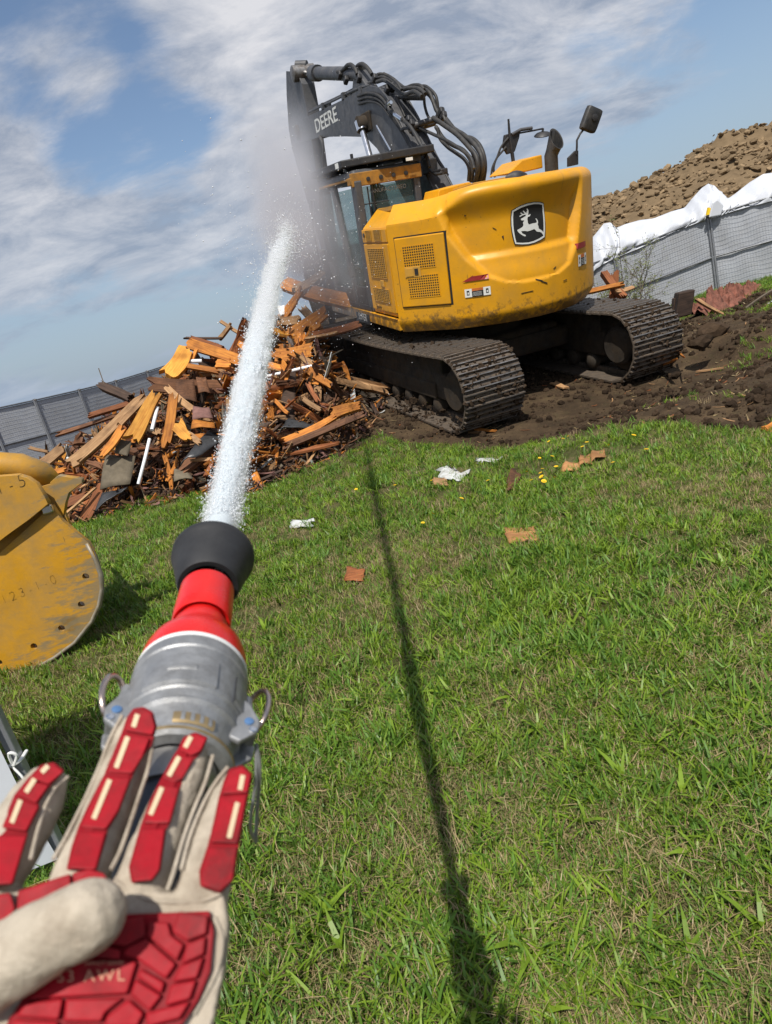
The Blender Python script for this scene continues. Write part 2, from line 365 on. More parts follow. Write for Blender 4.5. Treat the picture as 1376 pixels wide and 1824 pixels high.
def scatter(name, pts, rots, scl, idx, variants, kind='stuff', label=None):
    """points with rotation, scale and variant index -> instanced pieces of one uncountable cover"""
    col = bpy.data.collections.new(name+'_pieces')
    for i, me in enumerate(variants):
        o = bpy.data.objects.new('%s_%02d' % (name, i), me); col.objects.link(o)
    n = len(pts); me = bpy.data.meshes.new(name); me.vertices.add(n); me.vertices.foreach_set('co', np.asarray(pts, np.float32).ravel())
    a = me.attributes.new('rot', 'FLOAT_VECTOR', 'POINT'); a.data.foreach_set('vector', np.asarray(rots, np.float32).ravel())
    scl = np.asarray(scl, np.float32); scl = np.repeat(scl[:, None], 3, 1) if scl.ndim == 1 else scl
    a = me.attributes.new('scl', 'FLOAT_VECTOR', 'POINT'); a.data.foreach_set('vector', scl.ravel())
    a = me.attributes.new('idx', 'INT', 'POINT'); a.data.foreach_set('value', np.asarray(idx, np.int32))
    me.update(); o = bpy.data.objects.new(name, me); C.objects.link(o)
    ng = bpy.data.node_groups.new(name, 'GeometryNodeTree')
    ng.interface.new_socket('Geometry', in_out='INPUT', socket_type='NodeSocketGeometry'); ng.interface.new_socket('Geometry', in_out='OUTPUT', socket_type='NodeSocketGeometry')
    N = ng.nodes; L = ng.links
    gi = N.new('NodeGroupInput'); go = N.new('NodeGroupOutput'); ip = N.new('GeometryNodeInstanceOnPoints'); ci = N.new('GeometryNodeCollectionInfo')
    ci.inputs[0].default_value = col; ci.inputs['Separate Children'].default_value = True; ci.inputs['Reset Children'].default_value = True
    def na(nm, t):
        x = N.new('GeometryNodeInputNamedAttribute'); x.data_type = t; x.inputs[0].default_value = nm; return x.outputs['Attribute']
    L.new(gi.outputs[0], ip.inputs['Points']); L.new(ci.outputs[0], ip.inputs['Instance']); ip.inputs['Pick Instance'].default_value = True
    L.new(na('idx', 'INT'), ip.inputs['Instance Index']); L.new(na('rot', 'FLOAT_VECTOR'), ip.inputs['Rotation']); L.new(na('scl', 'FLOAT_VECTOR'), ip.inputs['Scale'])
    L.new(ip.outputs[0], go.inputs[0])
    md = o.modifiers.new('scatter', 'NODES'); md.node_group = ng
    return tag(o, label, None, None, kind)
# numpy value noise
_perm = rng.random((256, 256)).astype(np.float64)
def vnoise(x, y):
    xi = np.floor(x).astype(int); yi = np.floor(y).astype(int); fx = x-xi; fy = y-yi
    fx = fx*fx*(3-2*fx); fy = fy*fy*(3-2*fy)
    g = lambda a, b: _perm[a & 255, b & 255]
    return (g(xi, yi)*(1-fx)+g(xi+1, yi)*fx)*(1-fy)+(g(xi, yi+1)*(1-fx)+g(xi+1, yi+1)*fx)*fy
def fbm(x, y, oct=4, gain=.5):
    s = 0; a = 1; t = 0
    for i in range(oct):
        s = s+a*(vnoise(x*2**i+17.3*i, y*2**i+5.1*i)-.5); t += a; a *= gain
    return s/t*2
def sstep(a, b, x):
    t = np.clip((x-a)/(b-a), 0, 1); return t*t*(3-2*t)

# ------------------------------------------------------------------ ground
BX = np.array([-40, -8, -3.83, -3.11, -2.28, -1.41, -.71, -.03, .85, 1.51, 2.08, 2.55, 2.86, 3.4, 6, 40])
BY = np.array([10, 9.2, 8.82, 8.93, 8.63, 7.65, 8.34, 8.75, 8.15, 7.4, 6.34, 5.61, 5.0, 4.6, 4.3, 4.3])
NRM = XM @ Vector((0, 0, 1)); FWD = XM @ Vector((1, 0, 0)); LFT = XM @ Vector((0, 1, 0))
fw2 = np.array([FWD.x, FWD.y])/math.hypot(FWD.x, FWD.y); lf2 = np.array([-fw2[1], fw2[0]])
PCX = np.array([-9, -7, -5.6, -4.9, -4.2, -3.7, -3.15, -2.62, -2.14, -1.66, -1.32, -.88, -.31, .2, .8, 1.6, 3, 4.5, 6])
PCZ = np.array([0, 0, .35, .65, .85, 1.1, 1.32, 1.5, 1.7, 1.72, 1.7, 1.9, 2.05, 2.0, 1.6, 1.3, 1.1, .8, .2])
PFX = np.array([-9, -5, -3.83, -2.28, -1.41, -.71, 0, .6, 2, 6]); PFY = np.array([9.6, 9.2, 8.9, 8.75, 8.0, 8.6, 9.3, 11, 12.3, 12.5])
def pile_h(x, y):
    x = np.asarray(x, float); y = np.asarray(y, float)
    crest = np.interp(x, PCX, PCZ); foot = np.interp(x, PFX, PFY); cy = np.interp(x, [-5, -1, 1, 4], [10.8, 11.3, 12.8, 14])
    up = np.clip((y-foot)/(cy-foot), 0, 1); dn = np.clip((15.6-y)/(15.6-cy), 0, 1)
    s = np.minimum(up**.9, dn)
    # keep clear of the left track and of the ground behind it
    dx = x-XO.x; dy = y-XO.y; a = dx*fw2[0]+dy*fw2[1]; l = dx*lf2[0]+dy*lf2[1]
    clear = np.maximum(sstep(1.78, 2.5, l), sstep(2.5, 3.1, a))
    return crest*s*clear
def ground_h(x, y):
    x = np.asarray(x, float); y = np.asarray(y, float)
    dirt = sstep(-.25, .35, y-np.interp(x, BX, BY)+.5*fbm(x*1.3, y*1.3, 3))
    near = np.exp(-((np.hypot(x, y-8)/16)**2))
    h = .035*fbm(x*.8, y*.8, 3)*near + dirt*near*(.10*fbm(x*1.6+9, y*1.6, 5, .55)+.03*np.abs(fbm(x*6, y*6, 3)))
    h = h + .02*(1-dirt)*near*fbm(x*4, y*4, 2)
    dx = x-XO.x; dy = y-XO.y; a = dx*fw2[0]+dy*fw2[1]; l = dx*lf2[0]+dy*lf2[1]
    pl = XO.z-(NRM.x*dx+NRM.y*dy)/NRM.z-.01
    wgt = (1-sstep(1.9, 3.0, np.abs(l)))*(1-sstep(2.7, 5.0, np.abs(a-.2)))
    h = h*(1-.6*wgt)+pl*wgt
    h = h + .10*sstep(9.5, 13.5, x*.35+y*.8)*sstep(7, 9, x)*near*2 - .30*np.exp(-((x-6.2)/1.2)**2-((y-15.6)/2.0)**2)
    return h
def dirt_mask(x, y):
    m = sstep(-.18, .28, y-np.interp(x, BX, BY)+.55*fbm(x*1.6, y*1.6, 4))
    back = sstep(0, .9, (x*.35+y*.8)-13.05+.5*fbm(x, y, 3))*sstep(4.5, 6, x)   # the grass strip before the far fence
    m = m*(1-back)
    far = sstep(22, 30, np.hypot(x, y)); return m*(1-far)
def axis(lo, hi, step, far):
    near = np.arange(lo, hi+step*.5, step); g = []; d = step
    p = hi
    while p < far: d *= 1.35; p += d; g.append(p)
    l = []; d = step; p = lo
    while p > -far: d *= 1.35; p -= d; l.append(p)
    return np.array(l[::-1]+list(near)+g)
def make_ground():
    xs = axis(-8, 10.5, .065, 900); ys = axis(.6, 17.5, .065, 900)
    Xg, Yg = np.meshgrid(xs, ys); Z = ground_h(Xg, Yg); D = dirt_mask(Xg, Yg)
    D2 = np.clip(D, 0, 1)
    h, wd = Xg.shape; n = h*wd
    me = bpy.data.meshes.new('ground'); me.vertices.add(n)
    me.vertices.foreach_set('co', np.stack([Xg, Yg, Z], -1).astype(np.float32).ravel())
    i, j = np.meshgrid(np.arange(h-1), np.arange(wd-1), indexing='ij'); b = (i*wd+j).ravel()
    q = np.stack([b, b+1, b+wd+1, b+wd], -1).astype(np.int32); nf = len(q)
    me.loops.add(nf*4); me.loops.foreach_set('vertex_index', q.ravel()); me.polygons.add(nf)
    me.polygons.foreach_set('loop_start', np.arange(nf, dtype=np.int32)*4); me.polygons.foreach_set('use_smooth', np.ones(nf, bool))
    at = me.attributes.new('dirt', 'FLOAT', 'POINT'); at.data.foreach_set('value', D2.astype(np.float32).ravel())
    me.update(); me.validate()
    m, nt, bs = new_mat('ground_mat'); N = nt.nodes; L = nt.links
    geo = N.new('ShaderNodeNewGeometry')
    def noise(sc, det=8, ro=.6):
        x = N.new('ShaderNodeTexNoise'); x.inputs['Scale'].default_value = sc; x.inputs['Detail'].default_value = det; x.inputs['Roughness'].default_value = ro; L.new(geo.outputs['Position'], x.inputs[0]); return x.outputs[0]
    def ramp(src, stops):
        r = N.new('ShaderNodeValToRGB'); e = r.color_ramp.elements
        while len(e) < len(stops): e.new(.5)
        for k, (p, c) in enumerate(stops): e[k].position = p; e[k].color = (*c, 1)
        L.new(src, r.inputs[0]); return r.outputs[0]
    def mix(f, a, c):
        x = N.new('ShaderNodeMix'); x.data_type = 'RGBA'; L.new(f, x.inputs[0]); L.new(a, x.inputs[6]); L.new(c, x.inputs[7]); return x.outputs[2]
    soil = ramp(noise(2.2, 10, .7), [(.28, (.026, .018, .011)), (.5, (.060, .040, .023)), (.74, (.125, .085, .047))])
    chips = ramp(noise(38, 4, .6), [(.62, (0, 0, 0)), (.70, (.8, .8, .8))])
    tan = ramp(noise(9, 3), [(.4, (.12, .07, .03)), (.6, (.20, .13, .065))])
    soil = mix(chips, soil, tan)
    turf = ramp(noise(5, 8, .7), [(.3, (.040, .048, .014)), (.5, (.080, .080, .028)), (.7, (.165, .130, .065))])
    a_ = N.new('ShaderNodeAttribute'); a_.attribute_name = 'dirt'
    ed = N.new('ShaderNodeMath'); ed.operation = 'ADD'; L.new(a_.outputs['Fac'], ed.inputs[0])
    e2 = N.new('ShaderNodeMapRange'); e2.inputs[3].default_value = -.35; e2.inputs[4].default_value = .35; L.new(noise(7, 5), e2.inputs[0]); L.new(e2.outputs[0], ed.inputs[1]); ed.use_clamp = True
    L.new(mix(ed.outputs[0], turf, soil), bs.inputs['Base Color']); bs.inputs['Roughness'].default_value = .95; bs.inputs['Specular IOR Level'].default_value = .15
    bp = N.new('ShaderNodeBump'); bp.inputs['Strength'].default_value = .9; bp.inputs['Distance'].default_value = .03
    L.new(noise(22, 10, .7), bp.inputs['Height']); L.new(bp.outputs[0], bs.inputs['Normal'])
    me.materials.append(m); o = bpy.data.objects.new('ground', me); C.objects.link(o); tag(o, kind='structure')
make_ground()

# grass blades
def blade_mat(name, c1, c2, trans=.25):
    m, nt, b = new_mat(name); N = nt.nodes; L = nt.links
    oi = N.new('ShaderNodeObjectInfo'); geo = N.new('ShaderNodeNewGeometry')
    n = N.new('ShaderNodeTexNoise'); n.inputs['Scale'].default_value = 1.1; n.inputs['Detail'].default_value = 5; L.new(geo.outputs['Position'], n.inputs[0])
    ad = N.new('ShaderNodeMath'); ad.operation = 'MULTIPLY_ADD'; L.new(oi.outputs['Random'], ad.inputs[0]); ad.inputs[1].default_value = .55
    s2 = N.new('ShaderNodeMapRange'); s2.inputs[1].default_value = .3; s2.inputs[2].default_value = .7; s2.inputs[3].default_value = 0; s2.inputs[4].default_value = .45; L.new(n.outputs[0], s2.inputs[0]); L.new(s2.outputs[0], ad.inputs[2])
    mx = N.new('ShaderNodeMix'); mx.data_type = 'RGBA'; L.new(ad.outputs[0], mx.inputs[0]); mx.inputs[6].default_value = (*c1, 1); mx.inputs[7].default_value = (*c2, 1)
    L.new(mx.outputs[2], b.inputs['Base Color']); b.inputs['Roughness'].default_value = .45; b.inputs['Specular IOR Level'].default_value = .35
    tl = N.new('ShaderNodeBsdfTranslucent'); L.new(mx.outputs[2], tl.inputs[0])
    ms = N.new('ShaderNodeMixShader'); ms.inputs[0].default_value = trans; L.new(b.outputs[0], ms.inputs[1]); L.new(tl.outputs[0], ms.inputs[2]); L.new(ms.outputs[0], N['Material Output'].inputs[0])
    MATS[name] = m
blade_mat('blade', (.092, .165, .010), (.235, .345, .030)); blade_mat('blade_dark', (.058, .132, .013), (.145, .265, .036)); blade_mat('thatch', (.105, .120, .030), (.20, .18, .070), .1); blade_mat('straw', (.25, .185, .085), (.40, .31, .165), .1)
def tuft(n, hmin, hmax, wid, spread, lean, m):
    b = MB()
    for i in range(n):
        r = spread*math.sqrt(random.random()); th = random.random()*6.283
        p = Vector((r*math.cos(th), r*math.sin(th), -.004)); hd = random.random()*6.283; L_ = random.uniform(hmin, hmax); ln = random.uniform(.1, 1)*lean
        d = Vector((math.cos(hd), math.sin(hd), 0)); sd = Vector((-d.y, d.x, 0)); wd = wid*random.uniform(.6, 1.3); vs = []
        for k, t in enumerate((0, .4, .75, 1)):
            c = p + Vector((0, 0, L_*(t-.35*ln*t*t))) + d*(L_*ln*t*t*.9)
            ww = wd*(1, .95, .65, 0)[k]
            vs += [c-sd*ww, c+sd*ww] if k < 3 else [c]
        b.add(vs, [(0, 1, 3, 2), (2, 3, 5, 4), (4, 5, 6)])
    return b.mesh('tuft', m, recalc=False)
def make_grass():
    V = [tuft(16, .015, .042, .0016, .05, 1.1, 'blade'), tuft(14, .02, .055, .0019, .05, 1.05, 'blade'), tuft(15, .015, .045, .0016, .05, 1.2, 'blade_dark'),
         tuft(12, .03, .075, .0024, .04, 1.0, 'blade'), tuft(10, .04, .085, .0032, .03, 1.1, 'blade_dark'), tuft(16, .015, .05, .0012, .06, 1.25, 'straw'), tuft(12, .02, .06, .0013, .07, 1.4, 'straw'),
         tuft(6, .04, .09, .0065, .015, 1.2, 'blade'), tuft(14, .018, .05, .0013, .07, 1.9, 'thatch'), tuft(12, .02, .06, .0011, .08, 2.0, 'straw')]
    P = []; 
    def region(n, x0, x1, y0, y1, f):
        x = rng.uniform(x0, x1, n); y = rng.uniform(y0, y1, n); keep = rng.random(n) < f(x, y); P.append(np.stack([x[keep], y[keep]], 1))
    dens = lambda x, y: (1-dirt_mask(x, y))*np.clip(.70+1.0*fbm(x*2.3+3, y*2.3, 4), .25, 1)*(np.abs(x) < .55*y+.9)
    region(20000, -2.4, 2.4, .9, 2.6, dens); region(26000, -4, 4, 2.6, 5.2, dens); region(26000, -6.5, 5.5, 5.2, 9.6, dens); region(9000, -2, 8, 4.6, 12.5, lambda x, y: dirt_mask(x, y)*np.clip(3.2*fbm(x*.9+50, y*.9, 4)-.55, 0, .9)*(np.hypot(x-1, y-10.5) > 3.6)); region(9000, 4.5, 11, 11.5, 16.2, lambda x, y: (1-dirt_mask(x, y))*.9)
    n0 = sum(len(q) for q in P)
    thatch = lambda x, y: (1-dirt_mask(x, y))*(np.abs(x) < .55*y+.9)
    region(17000, -2.4, 2.4, .9, 2.6, thatch); region(8000, -4, 4, 2.6, 5.2, thatch); region(3000, -6.5, 5.5, 5.2, 9.4, thatch)
    p = np.concatenate(P); n = len(p)
    z = ground_h(p[:, 0], p[:, 1]); hf = fbm(p[:, 0]*1.1+31, p[:, 1]*1.1, 3); far = p[:, 1]
    lush = np.clip(.5+hf*1.2+.12*(far-3.2), 0, 1)
    r = rng.random(n); idx = np.where(r < .30, 0, np.where(r < .50, 1, np.where(r < .70, 2, np.where(r < .78, 3, np.where(r < .82, 4, np.where(r < .92, 5, np.where(r < .985, 6, 7)))))))
    tall = rng.random(n) < lush*.45; idx = np.where(tall & (idx < 3), 3+(r*100).astype(int) % 2, idx)
    straw = (rng.random(n) < np.clip(.26-hf*.9-.04*far, 0, .7)) & (idx < 3); idx = np.where(straw, 5+(r*50).astype(int) % 2, idx)
    k_ = np.arange(n) >= n0; idx = np.where(k_, np.where(r < .75, 8+(r*1000).astype(int) % 2, 2), idx)
    rot = np.stack([rng.normal(0, .18, n), rng.normal(0, .18, n), rng.uniform(0, 6.283, n)], 1)
    sc = rng.uniform(.7, 1.25, n)*(1+.35*lush)*np.where(idx > 4, .9, 1)
    scatter('grass', np.column_stack([p, z]), rot, sc, idx, V, label='short patchy lawn grass with dry straw between green blades')
make_grass()
def plank_mesh(L_, W, T, jag=.12, bow=.02, seed=0, nx=7, m='wood_brown'):
    """a split board: splintered ends, slight bow and twist"""
    r = random.Random(seed); ny = 6; vs = []; fs = []
    sp = lambda: (r.random()**2.2)*min(jag*1.6, .45)
    e0 = [sp() for _ in range(ny+1)]; e1 = [sp() for _ in range(ny+1)]; tw = r.uniform(-.2, .2)
    tap = r.uniform(0, .45) if r.random() < .6 else 0; wv = r.uniform(0, 6)
    for side in (0, 1):
        for j in range(ny+1):
            for i in range(nx+1):
                t = i/nx; x = -L_/2+e0[j]*L_*.5+(L_-(e0[j]+e1[j])*L_*.5)*t; y = (j/ny-.5)*W*(1-tap*t)+W*.07*math.sin(wv+5*t)*(1 if j in (0, ny) else .3)
                z = (side-.5)*T+bow*L_*(4*(t-.5)**2-.5)+tw*(t-.5)*y
                vs.append((x, y, z))
    n1 = nx+1; S_ = (ny+1)*n1
    for j in range(ny):
        for i in range(nx):
            a = j*n1+i; fs.append((a, a+n1, a+n1+1, a+1)); fs.append((S_+a, S_+a+1, S_+a+n1+1, S_+a+n1))
    for i in range(nx): fs.append((i, i+1, S_+i+1, S_+i)); a = ny*n1+i; fs.append((a, S_+a, S_+a+1, a+1))
    for j in range(ny): a = j*n1; fs.append((a, S_+a, S_+a+n1, a+n1)); a = j*n1+nx; fs.append((a, a+n1, S_+a+n1, S_+a))
    me = bpy.data.meshes.new('board'); me.from_pydata(vs, [], fs); me.update(); me.materials.append(MATS[m]); return me
# clods on the churned soil
def rock_mesh(seed, m, sub=2, amp=.35):
    bm = bmesh.new(); bmesh.ops.create_icosphere(bm, subdivisions=sub, radius=1); rr = random.Random(seed)
    dirs = [Vector((rr.gauss(0, 1), rr.gauss(0, 1), rr.gauss(0, 1))).normalized() for _ in range(9)]
    for v in bm.verts:
        k = min(1.0, min((rr_/max(.05, v.co.dot(d))) if v.co.dot(d) > 0 else 9 for d, rr_ in zip(dirs, [.55+.4*((i*37+seed*13) % 10)/10 for i in range(9)])))
        v.co = v.co*k*(1+rr.uniform(-amp, amp)*.25)
    me = bpy.data.meshes.new('clod'); bm.to_mesh(me); bm.free(); me.materials.append(MATS[m]); return me
mat('clod', (.044, .029, .018), .97, var=.35, vscale=3, bump=.8, bscale=12, spec=.1, obj_rand=.45)
mat('clay', (.195, .138, .080), .97, var=.25, vscale=2, bump=.8, bscale=10, spec=.1, obj_rand=.35)
def make_clods():
    V = [rock_mesh(s, 'clod') for s in range(5)]
    n = 60000; x = rng.uniform(-5, 9, n); y = rng.uniform(4.4, 15, n); D = dirt_mask(x, y)
    keep = rng.random(n) < D*np.clip(.5+fbm(x*1.4, y*1.4, 3), .12, 1); x = x[keep]; y = y[keep]; n = len(x)
    s = .006+.05*rng.random(n)**5
    scatter('soil_clods', np.stack([x, y, ground_h(x, y)+s*.2], 1), rng.uniform(0, 6.28, (n, 3)), s, rng.integers(0, 5, n), V, label='dark clods of churned soil around the tracks')
    V = [plank_mesh(1, .14, .04, .4, .05, 500+i, 3, m_) for i, m_ in enumerate(('wood_tan', 'wood_rust', 'straw'))]
    n = 2600; x = rng.uniform(-3, 9, n); y = rng.uniform(4.6, 14, n); keep = rng.random(n) < dirt_mask(x, y)*np.clip(.45+1.2*fbm(x*1.1+7, y*1.1, 3), .05, 1); x = x[keep]; y = y[keep]; n = len(x)
    L_ = rng.uniform(.03, .13, n)
    scatter('wood_chips', np.stack([x, y, ground_h(x, y)+.012], 1), np.stack([rng.normal(0, .25, n), rng.normal(0, .25, n), rng.uniform(0, 6.3, n)], 1), np.stack([L_, rng.uniform(.04, .14, n), rng.uniform(.04, .1, n)], 1), rng.integers(0, 3, n), V, label='small wood chips and straw trodden into the soil')
make_clods()

# ------------------------------------------------------------------ earth mound behind the far fence
def make_mound():
    xs = np.linspace(6, 40, 190); ys = np.linspace(19.5, 46, 120); Xg, Yg = np.meshgrid(xs, ys)
    CX = np.array([6, 9, 11.5, 12.7, 14, 15.2, 16.5, 17.7, 19.5, 22, 28, 40]); CZ = np.array([1.8, 3.2, 3.75, 3.75, 4.0, 4.1, 4.55, 4.75, 4.7, 4.9, 5, 3])
    crest = np.interp(Xg*30/np.maximum(Yg, 20)*1.0, CX, CZ)
    prof = np.minimum(np.clip((Yg-19.5)/10.5, 0, 1)**.85, np.clip((46-Yg)/12, 0, 1))
    Z = crest*prof*(1+.0*Xg)+(.55*fbm(Xg*.35, Yg*.35, 5, .6)+.55*np.abs(fbm(Xg*.8, Yg*.8, 5, .65)))*np.clip(prof*2, 0, 1)-.1
    b = MB(); b.grid([[Vector((Xg[i, j], Yg[i, j], Z[i, j])) for j in range(len(xs))] for i in range(len(ys))])
    o = b.build('dirt_mound', 'clay', None, smooth=50); tag(o, kind='structure')
    V = [rock_mesh(20+s, 'clay') for s in range(5)]
    n = 12000; i = rng.integers(0, 58, n); j = rng.integers(0, len(xs), n); s = .04+.16*rng.random(n)**4
    pts = np.stack([Xg[i, j]+rng.normal(0, .1, n), Yg[i, j]+rng.normal(0, .1, n), Z[i, j]+s*.1], 1)
    scl = np.stack([s*rng.uniform(.8, 1.6, n), s*rng.uniform(.8, 1.3, n), s*rng.uniform(.45, .9, n)], 1)
    scatter('earth_lumps', pts, rng.uniform(-.5, .5, (n, 3))+np.array([0, 0, 1])*rng.uniform(0, 6, (n, 1)), scl, rng.integers(0, 5, n), V, label='dry clay lumps strewn over the spoil heap')
make_mound()

# ------------------------------------------------------------------ excavator
EXC = empty('excavator', XO, 'yellow and dark grey excavator with a leaping deer emblem on its tail', 'excavator')
EXC.rotation_euler = XM.to_euler()
RU = Matrix.Rotation(SWING, 3, 'Z')
def U(): return MB(RU)           # parts of the slewing house
def Bm(): return MB()            # parts of the undercarriage
V3 = Vector
def make_tracks():
    rw, zc, xw = .41, .49, 2.06
    # shoe: plate with three grousers, one edge worn bright
    sh = MB(); sw, pit = .85, .192
    sh.box((0, 0, 0), (pit*1.02, sw, .022))
    for gx, gh in ((-.075, .034), (0, .026), (.072, .026)): 
        sh.hexa([V3((gx-.011, -sw/2, .011)), V3((gx+.011, -sw/2, .011)), V3((gx+.011, sw/2, .011)), V3((gx-.011, sw/2, .011))],
                [V3((gx-.007, -sw/2+.01, .011+gh)), V3((gx+.007, -sw/2+.01, .011+gh)), V3((gx+.007, sw/2-.01, .011+gh)), V3((gx-.007, sw/2-.01, .011+gh))])
    for ly in (-.1, .1): sh.box((0, ly, -.045), (pit*.9, .05, .07))
    sme = sh.mesh('track_shoe', 'shoe_steel')
    sme.materials.append(MATS['worn_steel'])
    for p in sme.polygons:                       # crests of the grousers are polished by the ground
        if p.normal.z > .9 and p.center.z > .03: p.material_index = 1
    rt = rw+.045
    straight = 2*xw; arc = math.pi*rt; total = 2*(straight+arc); n = int(round(total/pit))
    def pos(s):
        s %= total
        if s < straight: return xw-s, zc+rt-.05*math.sin(math.pi*s/straight), math.pi    # top, moving back
        s -= straight
        if s < arc: a = math.pi/2+s/rt; return -xw+rt*math.cos(a), zc+rt*math.sin(a), a+math.pi/2
        s -= arc
        if s < straight: return -xw+s, zc-rt, 2*math.pi
        s -= straight; a = -math.pi/2+s/rt; return xw+rt*math.cos(a), zc+rt*math.sin(a), a+math.pi/2
    for yc in (1.295, -1.295):
        tr = empty('track'); tr.parent = EXC
        tag(tr, 'muddy crawler track beside the pile of boards' if yc > 0 else 'crawler track beside the far fence')
        for k in range(n):
            x, z, a = pos((k+.3)*total/n)
            o = bpy.data.objects.new('track_shoe', sme); C.objects.link(o); o.parent = tr; o.location = (x, yc, z)
            o.rotation_euler = (0, -a+math.pi, 0) if False else Matrix(((-math.cos(a), 0, math.sin(a)*1), (0, 1, 0), (-math.sin(a), 0, -math.cos(a)))).to_3x3().to_euler()
        b = Bm(); b.box((0, yc, .47), (3.5, .42, .34)); b.box((0, yc+(.22 if yc > 0 else -.22), .40), (3.0, .05, .22)); b.box((.0, yc, .72), (3.3, .40, .30))
        fr = b.build('track_frame', 'frame_dirty', tr, bevel=.03)
        for xx, nm in ((-xw, 'sprocket'), (xw, 'idler')):
            b = Bm(); b.lathe((xx, yc-.16, zc), (0, 1, 0), [(0, .1), (0, .30), (.03, .36), (.29, .36), (.32, .30), (.32, .1)], 28)
            if nm == 'sprocket':
                b.lathe((xx, yc-.30, zc), (0, 1, 0), [(0, .22), (.05, .26), (.55, .26), (.60, .22)], 24)
                for t in range(18):
                    a = t*math.pi/9; b.box((xx+.38*math.cos(a), yc, zc+.38*math.sin(a)), (.07, .1, .06), Matrix.Rotation(-a, 3, 'Y'))
            b.build(nm, 'frame_dirty', tr, smooth=35)
        for k in range(8):
            b = Bm(); xx = -1.45+k*.41; b.lathe((xx, yc-.24, .20), (0, 1, 0), [(0, .06), (.03, .11), (.12, .11), (.14, .085), (.34, .085), (.36, .11), (.45, .11), (.48, .06)], 16); b.build('roller', 'frame_dirty', tr, smooth=35)
        # mud packed on the belt end and along the frame
        V = MB()
        for k in range(900):
            t = random.random()
            if t < .55: a = random.uniform(1.75, 4.4); q = (-xw+(rt+.02)*math.cos(a), yc+random.uniform(-.43, .43), zc+(rt+.02)*math.sin(a))
            elif t < .8: q = (random.uniform(-2.4, 1.5), yc+(.3 if yc > 0 else -.3)+random.uniform(-.08, .16), random.uniform(.02, .25))
            else: q = (random.uniform(-2.0, 2), yc+random.uniform(-.4, .4), zc+rt+.01)
            s = .006+.03*random.random()**3; rot = Euler((random.random()*6, random.random()*6, random.random()*6)).to_matrix()
            V.box(q, (s*2, s*1.5, s), rot)
        tag(V.build('packed_mud', 'mud', tr), kind='stuff')
    b = Bm(); b.box((0, 0, .62), (1.9, 1.9, .32)); b.box((.75, 0, .55), (.5, 2.2, .3)); b.box((-.75, 0, .55), (.5, 2.2, .3)); b.build('car_body', 'frame_dirty', EXC, bevel=.06)
    b = Bm(); b.lathe((0, 0, .78), (0, 0, 1), [(0, .72), (.0, .78), (.12, .78), (.12, .70), (.30, .70)], 48); b.build('slew_ring', 'frame_dirty', EXC, smooth=30)
make_tracks()

# -- house
TAIL = [(-.98, 1.49), (-1.62, .95), (-1.86, .55), (-1.97, .15), (-1.97, -.25), (-1.83, -.68), (-1.56, -1.08), (-1.22, -1.40), (-.88, -1.50)]
def tail_curve(n):
    # straight corner face first, then a smooth curve round the rear
    pts = [V3((x, y, 0)) for x, y in TAIL]; out = []
    L0 = (pts[1]-pts[0]).length
    fine = []
    for k in range(30): fine.append(pts[0].lerp(pts[1], k/30))
    q = [pts[0].lerp(pts[1], .55)]+pts[1:]+[V3((-.5, -1.49, 0))]
    for i in range(1, len(q)-2):
        for k in range(24):
            t = k/24; a, b_, c, d = q[i-1], q[i], q[i+1], q[i+2]
            fine.append(.5*((2*b_)+(c-a)*t+(2*a-5*b_+4*c-d)*t*t+(3*b_-a-3*c+d)*t**3))
    fine.append(pts[-1])
    L_ = [0]
    for i in range(1, len(fine)): L_.append(L_[-1]+(fine[i]-fine[i-1]).length)
    tot = L_[-1]; res = []; j = 0
    for k in range(n):
        s = tot*k/(n-1)
        while j < len(L_)-2 and L_[j+1] < s: j += 1
        t = (s-L_[j])/max(1e-9, L_[j+1]-L_[j]); p = fine[j].lerp(fine[j+1], min(1, t)); tg = (fine[j+1]-fine[j]).normalized(); res.append((s, p, tg))
    return res, tot
def smooth1(a, b, x):
    t = max(0, min(1, (x-a)/(b-a))); return t*t*(3-2*t)
TC, TTOT = tail_curve(170)
def scoop(s, z):
    """depth of the hollow in the counterweight at arc length s and height z (1 inside)"""
    # left rim runs down from the top corner to the lip, right rim is steeper
    lip = 1.60+.00*s
    zl = [(2.80, .62), (2.63, .70), (2.25, .86), (1.97, 1.04), (1.72, 1.28), (1.62, 1.50), (1.575, 1.75)]
    zr = [(2.80, 2.92), (2.64, 2.90), (2.27, 2.80), (1.89, 2.66), (1.68, 2.48), (1.60, 2.25), (1.575, 2.0)]
    if z <= 1.56: return 0.0
    def it(tab):
        for (z0, s0), (z1, s1) in zip(tab, tab[1:]):
            if z <= z0 and z >= z1: return s0+(s1-s0)*(z0-z)/(z0-z1)
        return tab[0][1] if z > tab[0][0] else tab[-1][1]
    a, b_ = it(zl), it(zr)
    e = smooth1(-.035, .055, min(s-a, b_-s))
    return e*smooth1(1.565, 1.61, z)
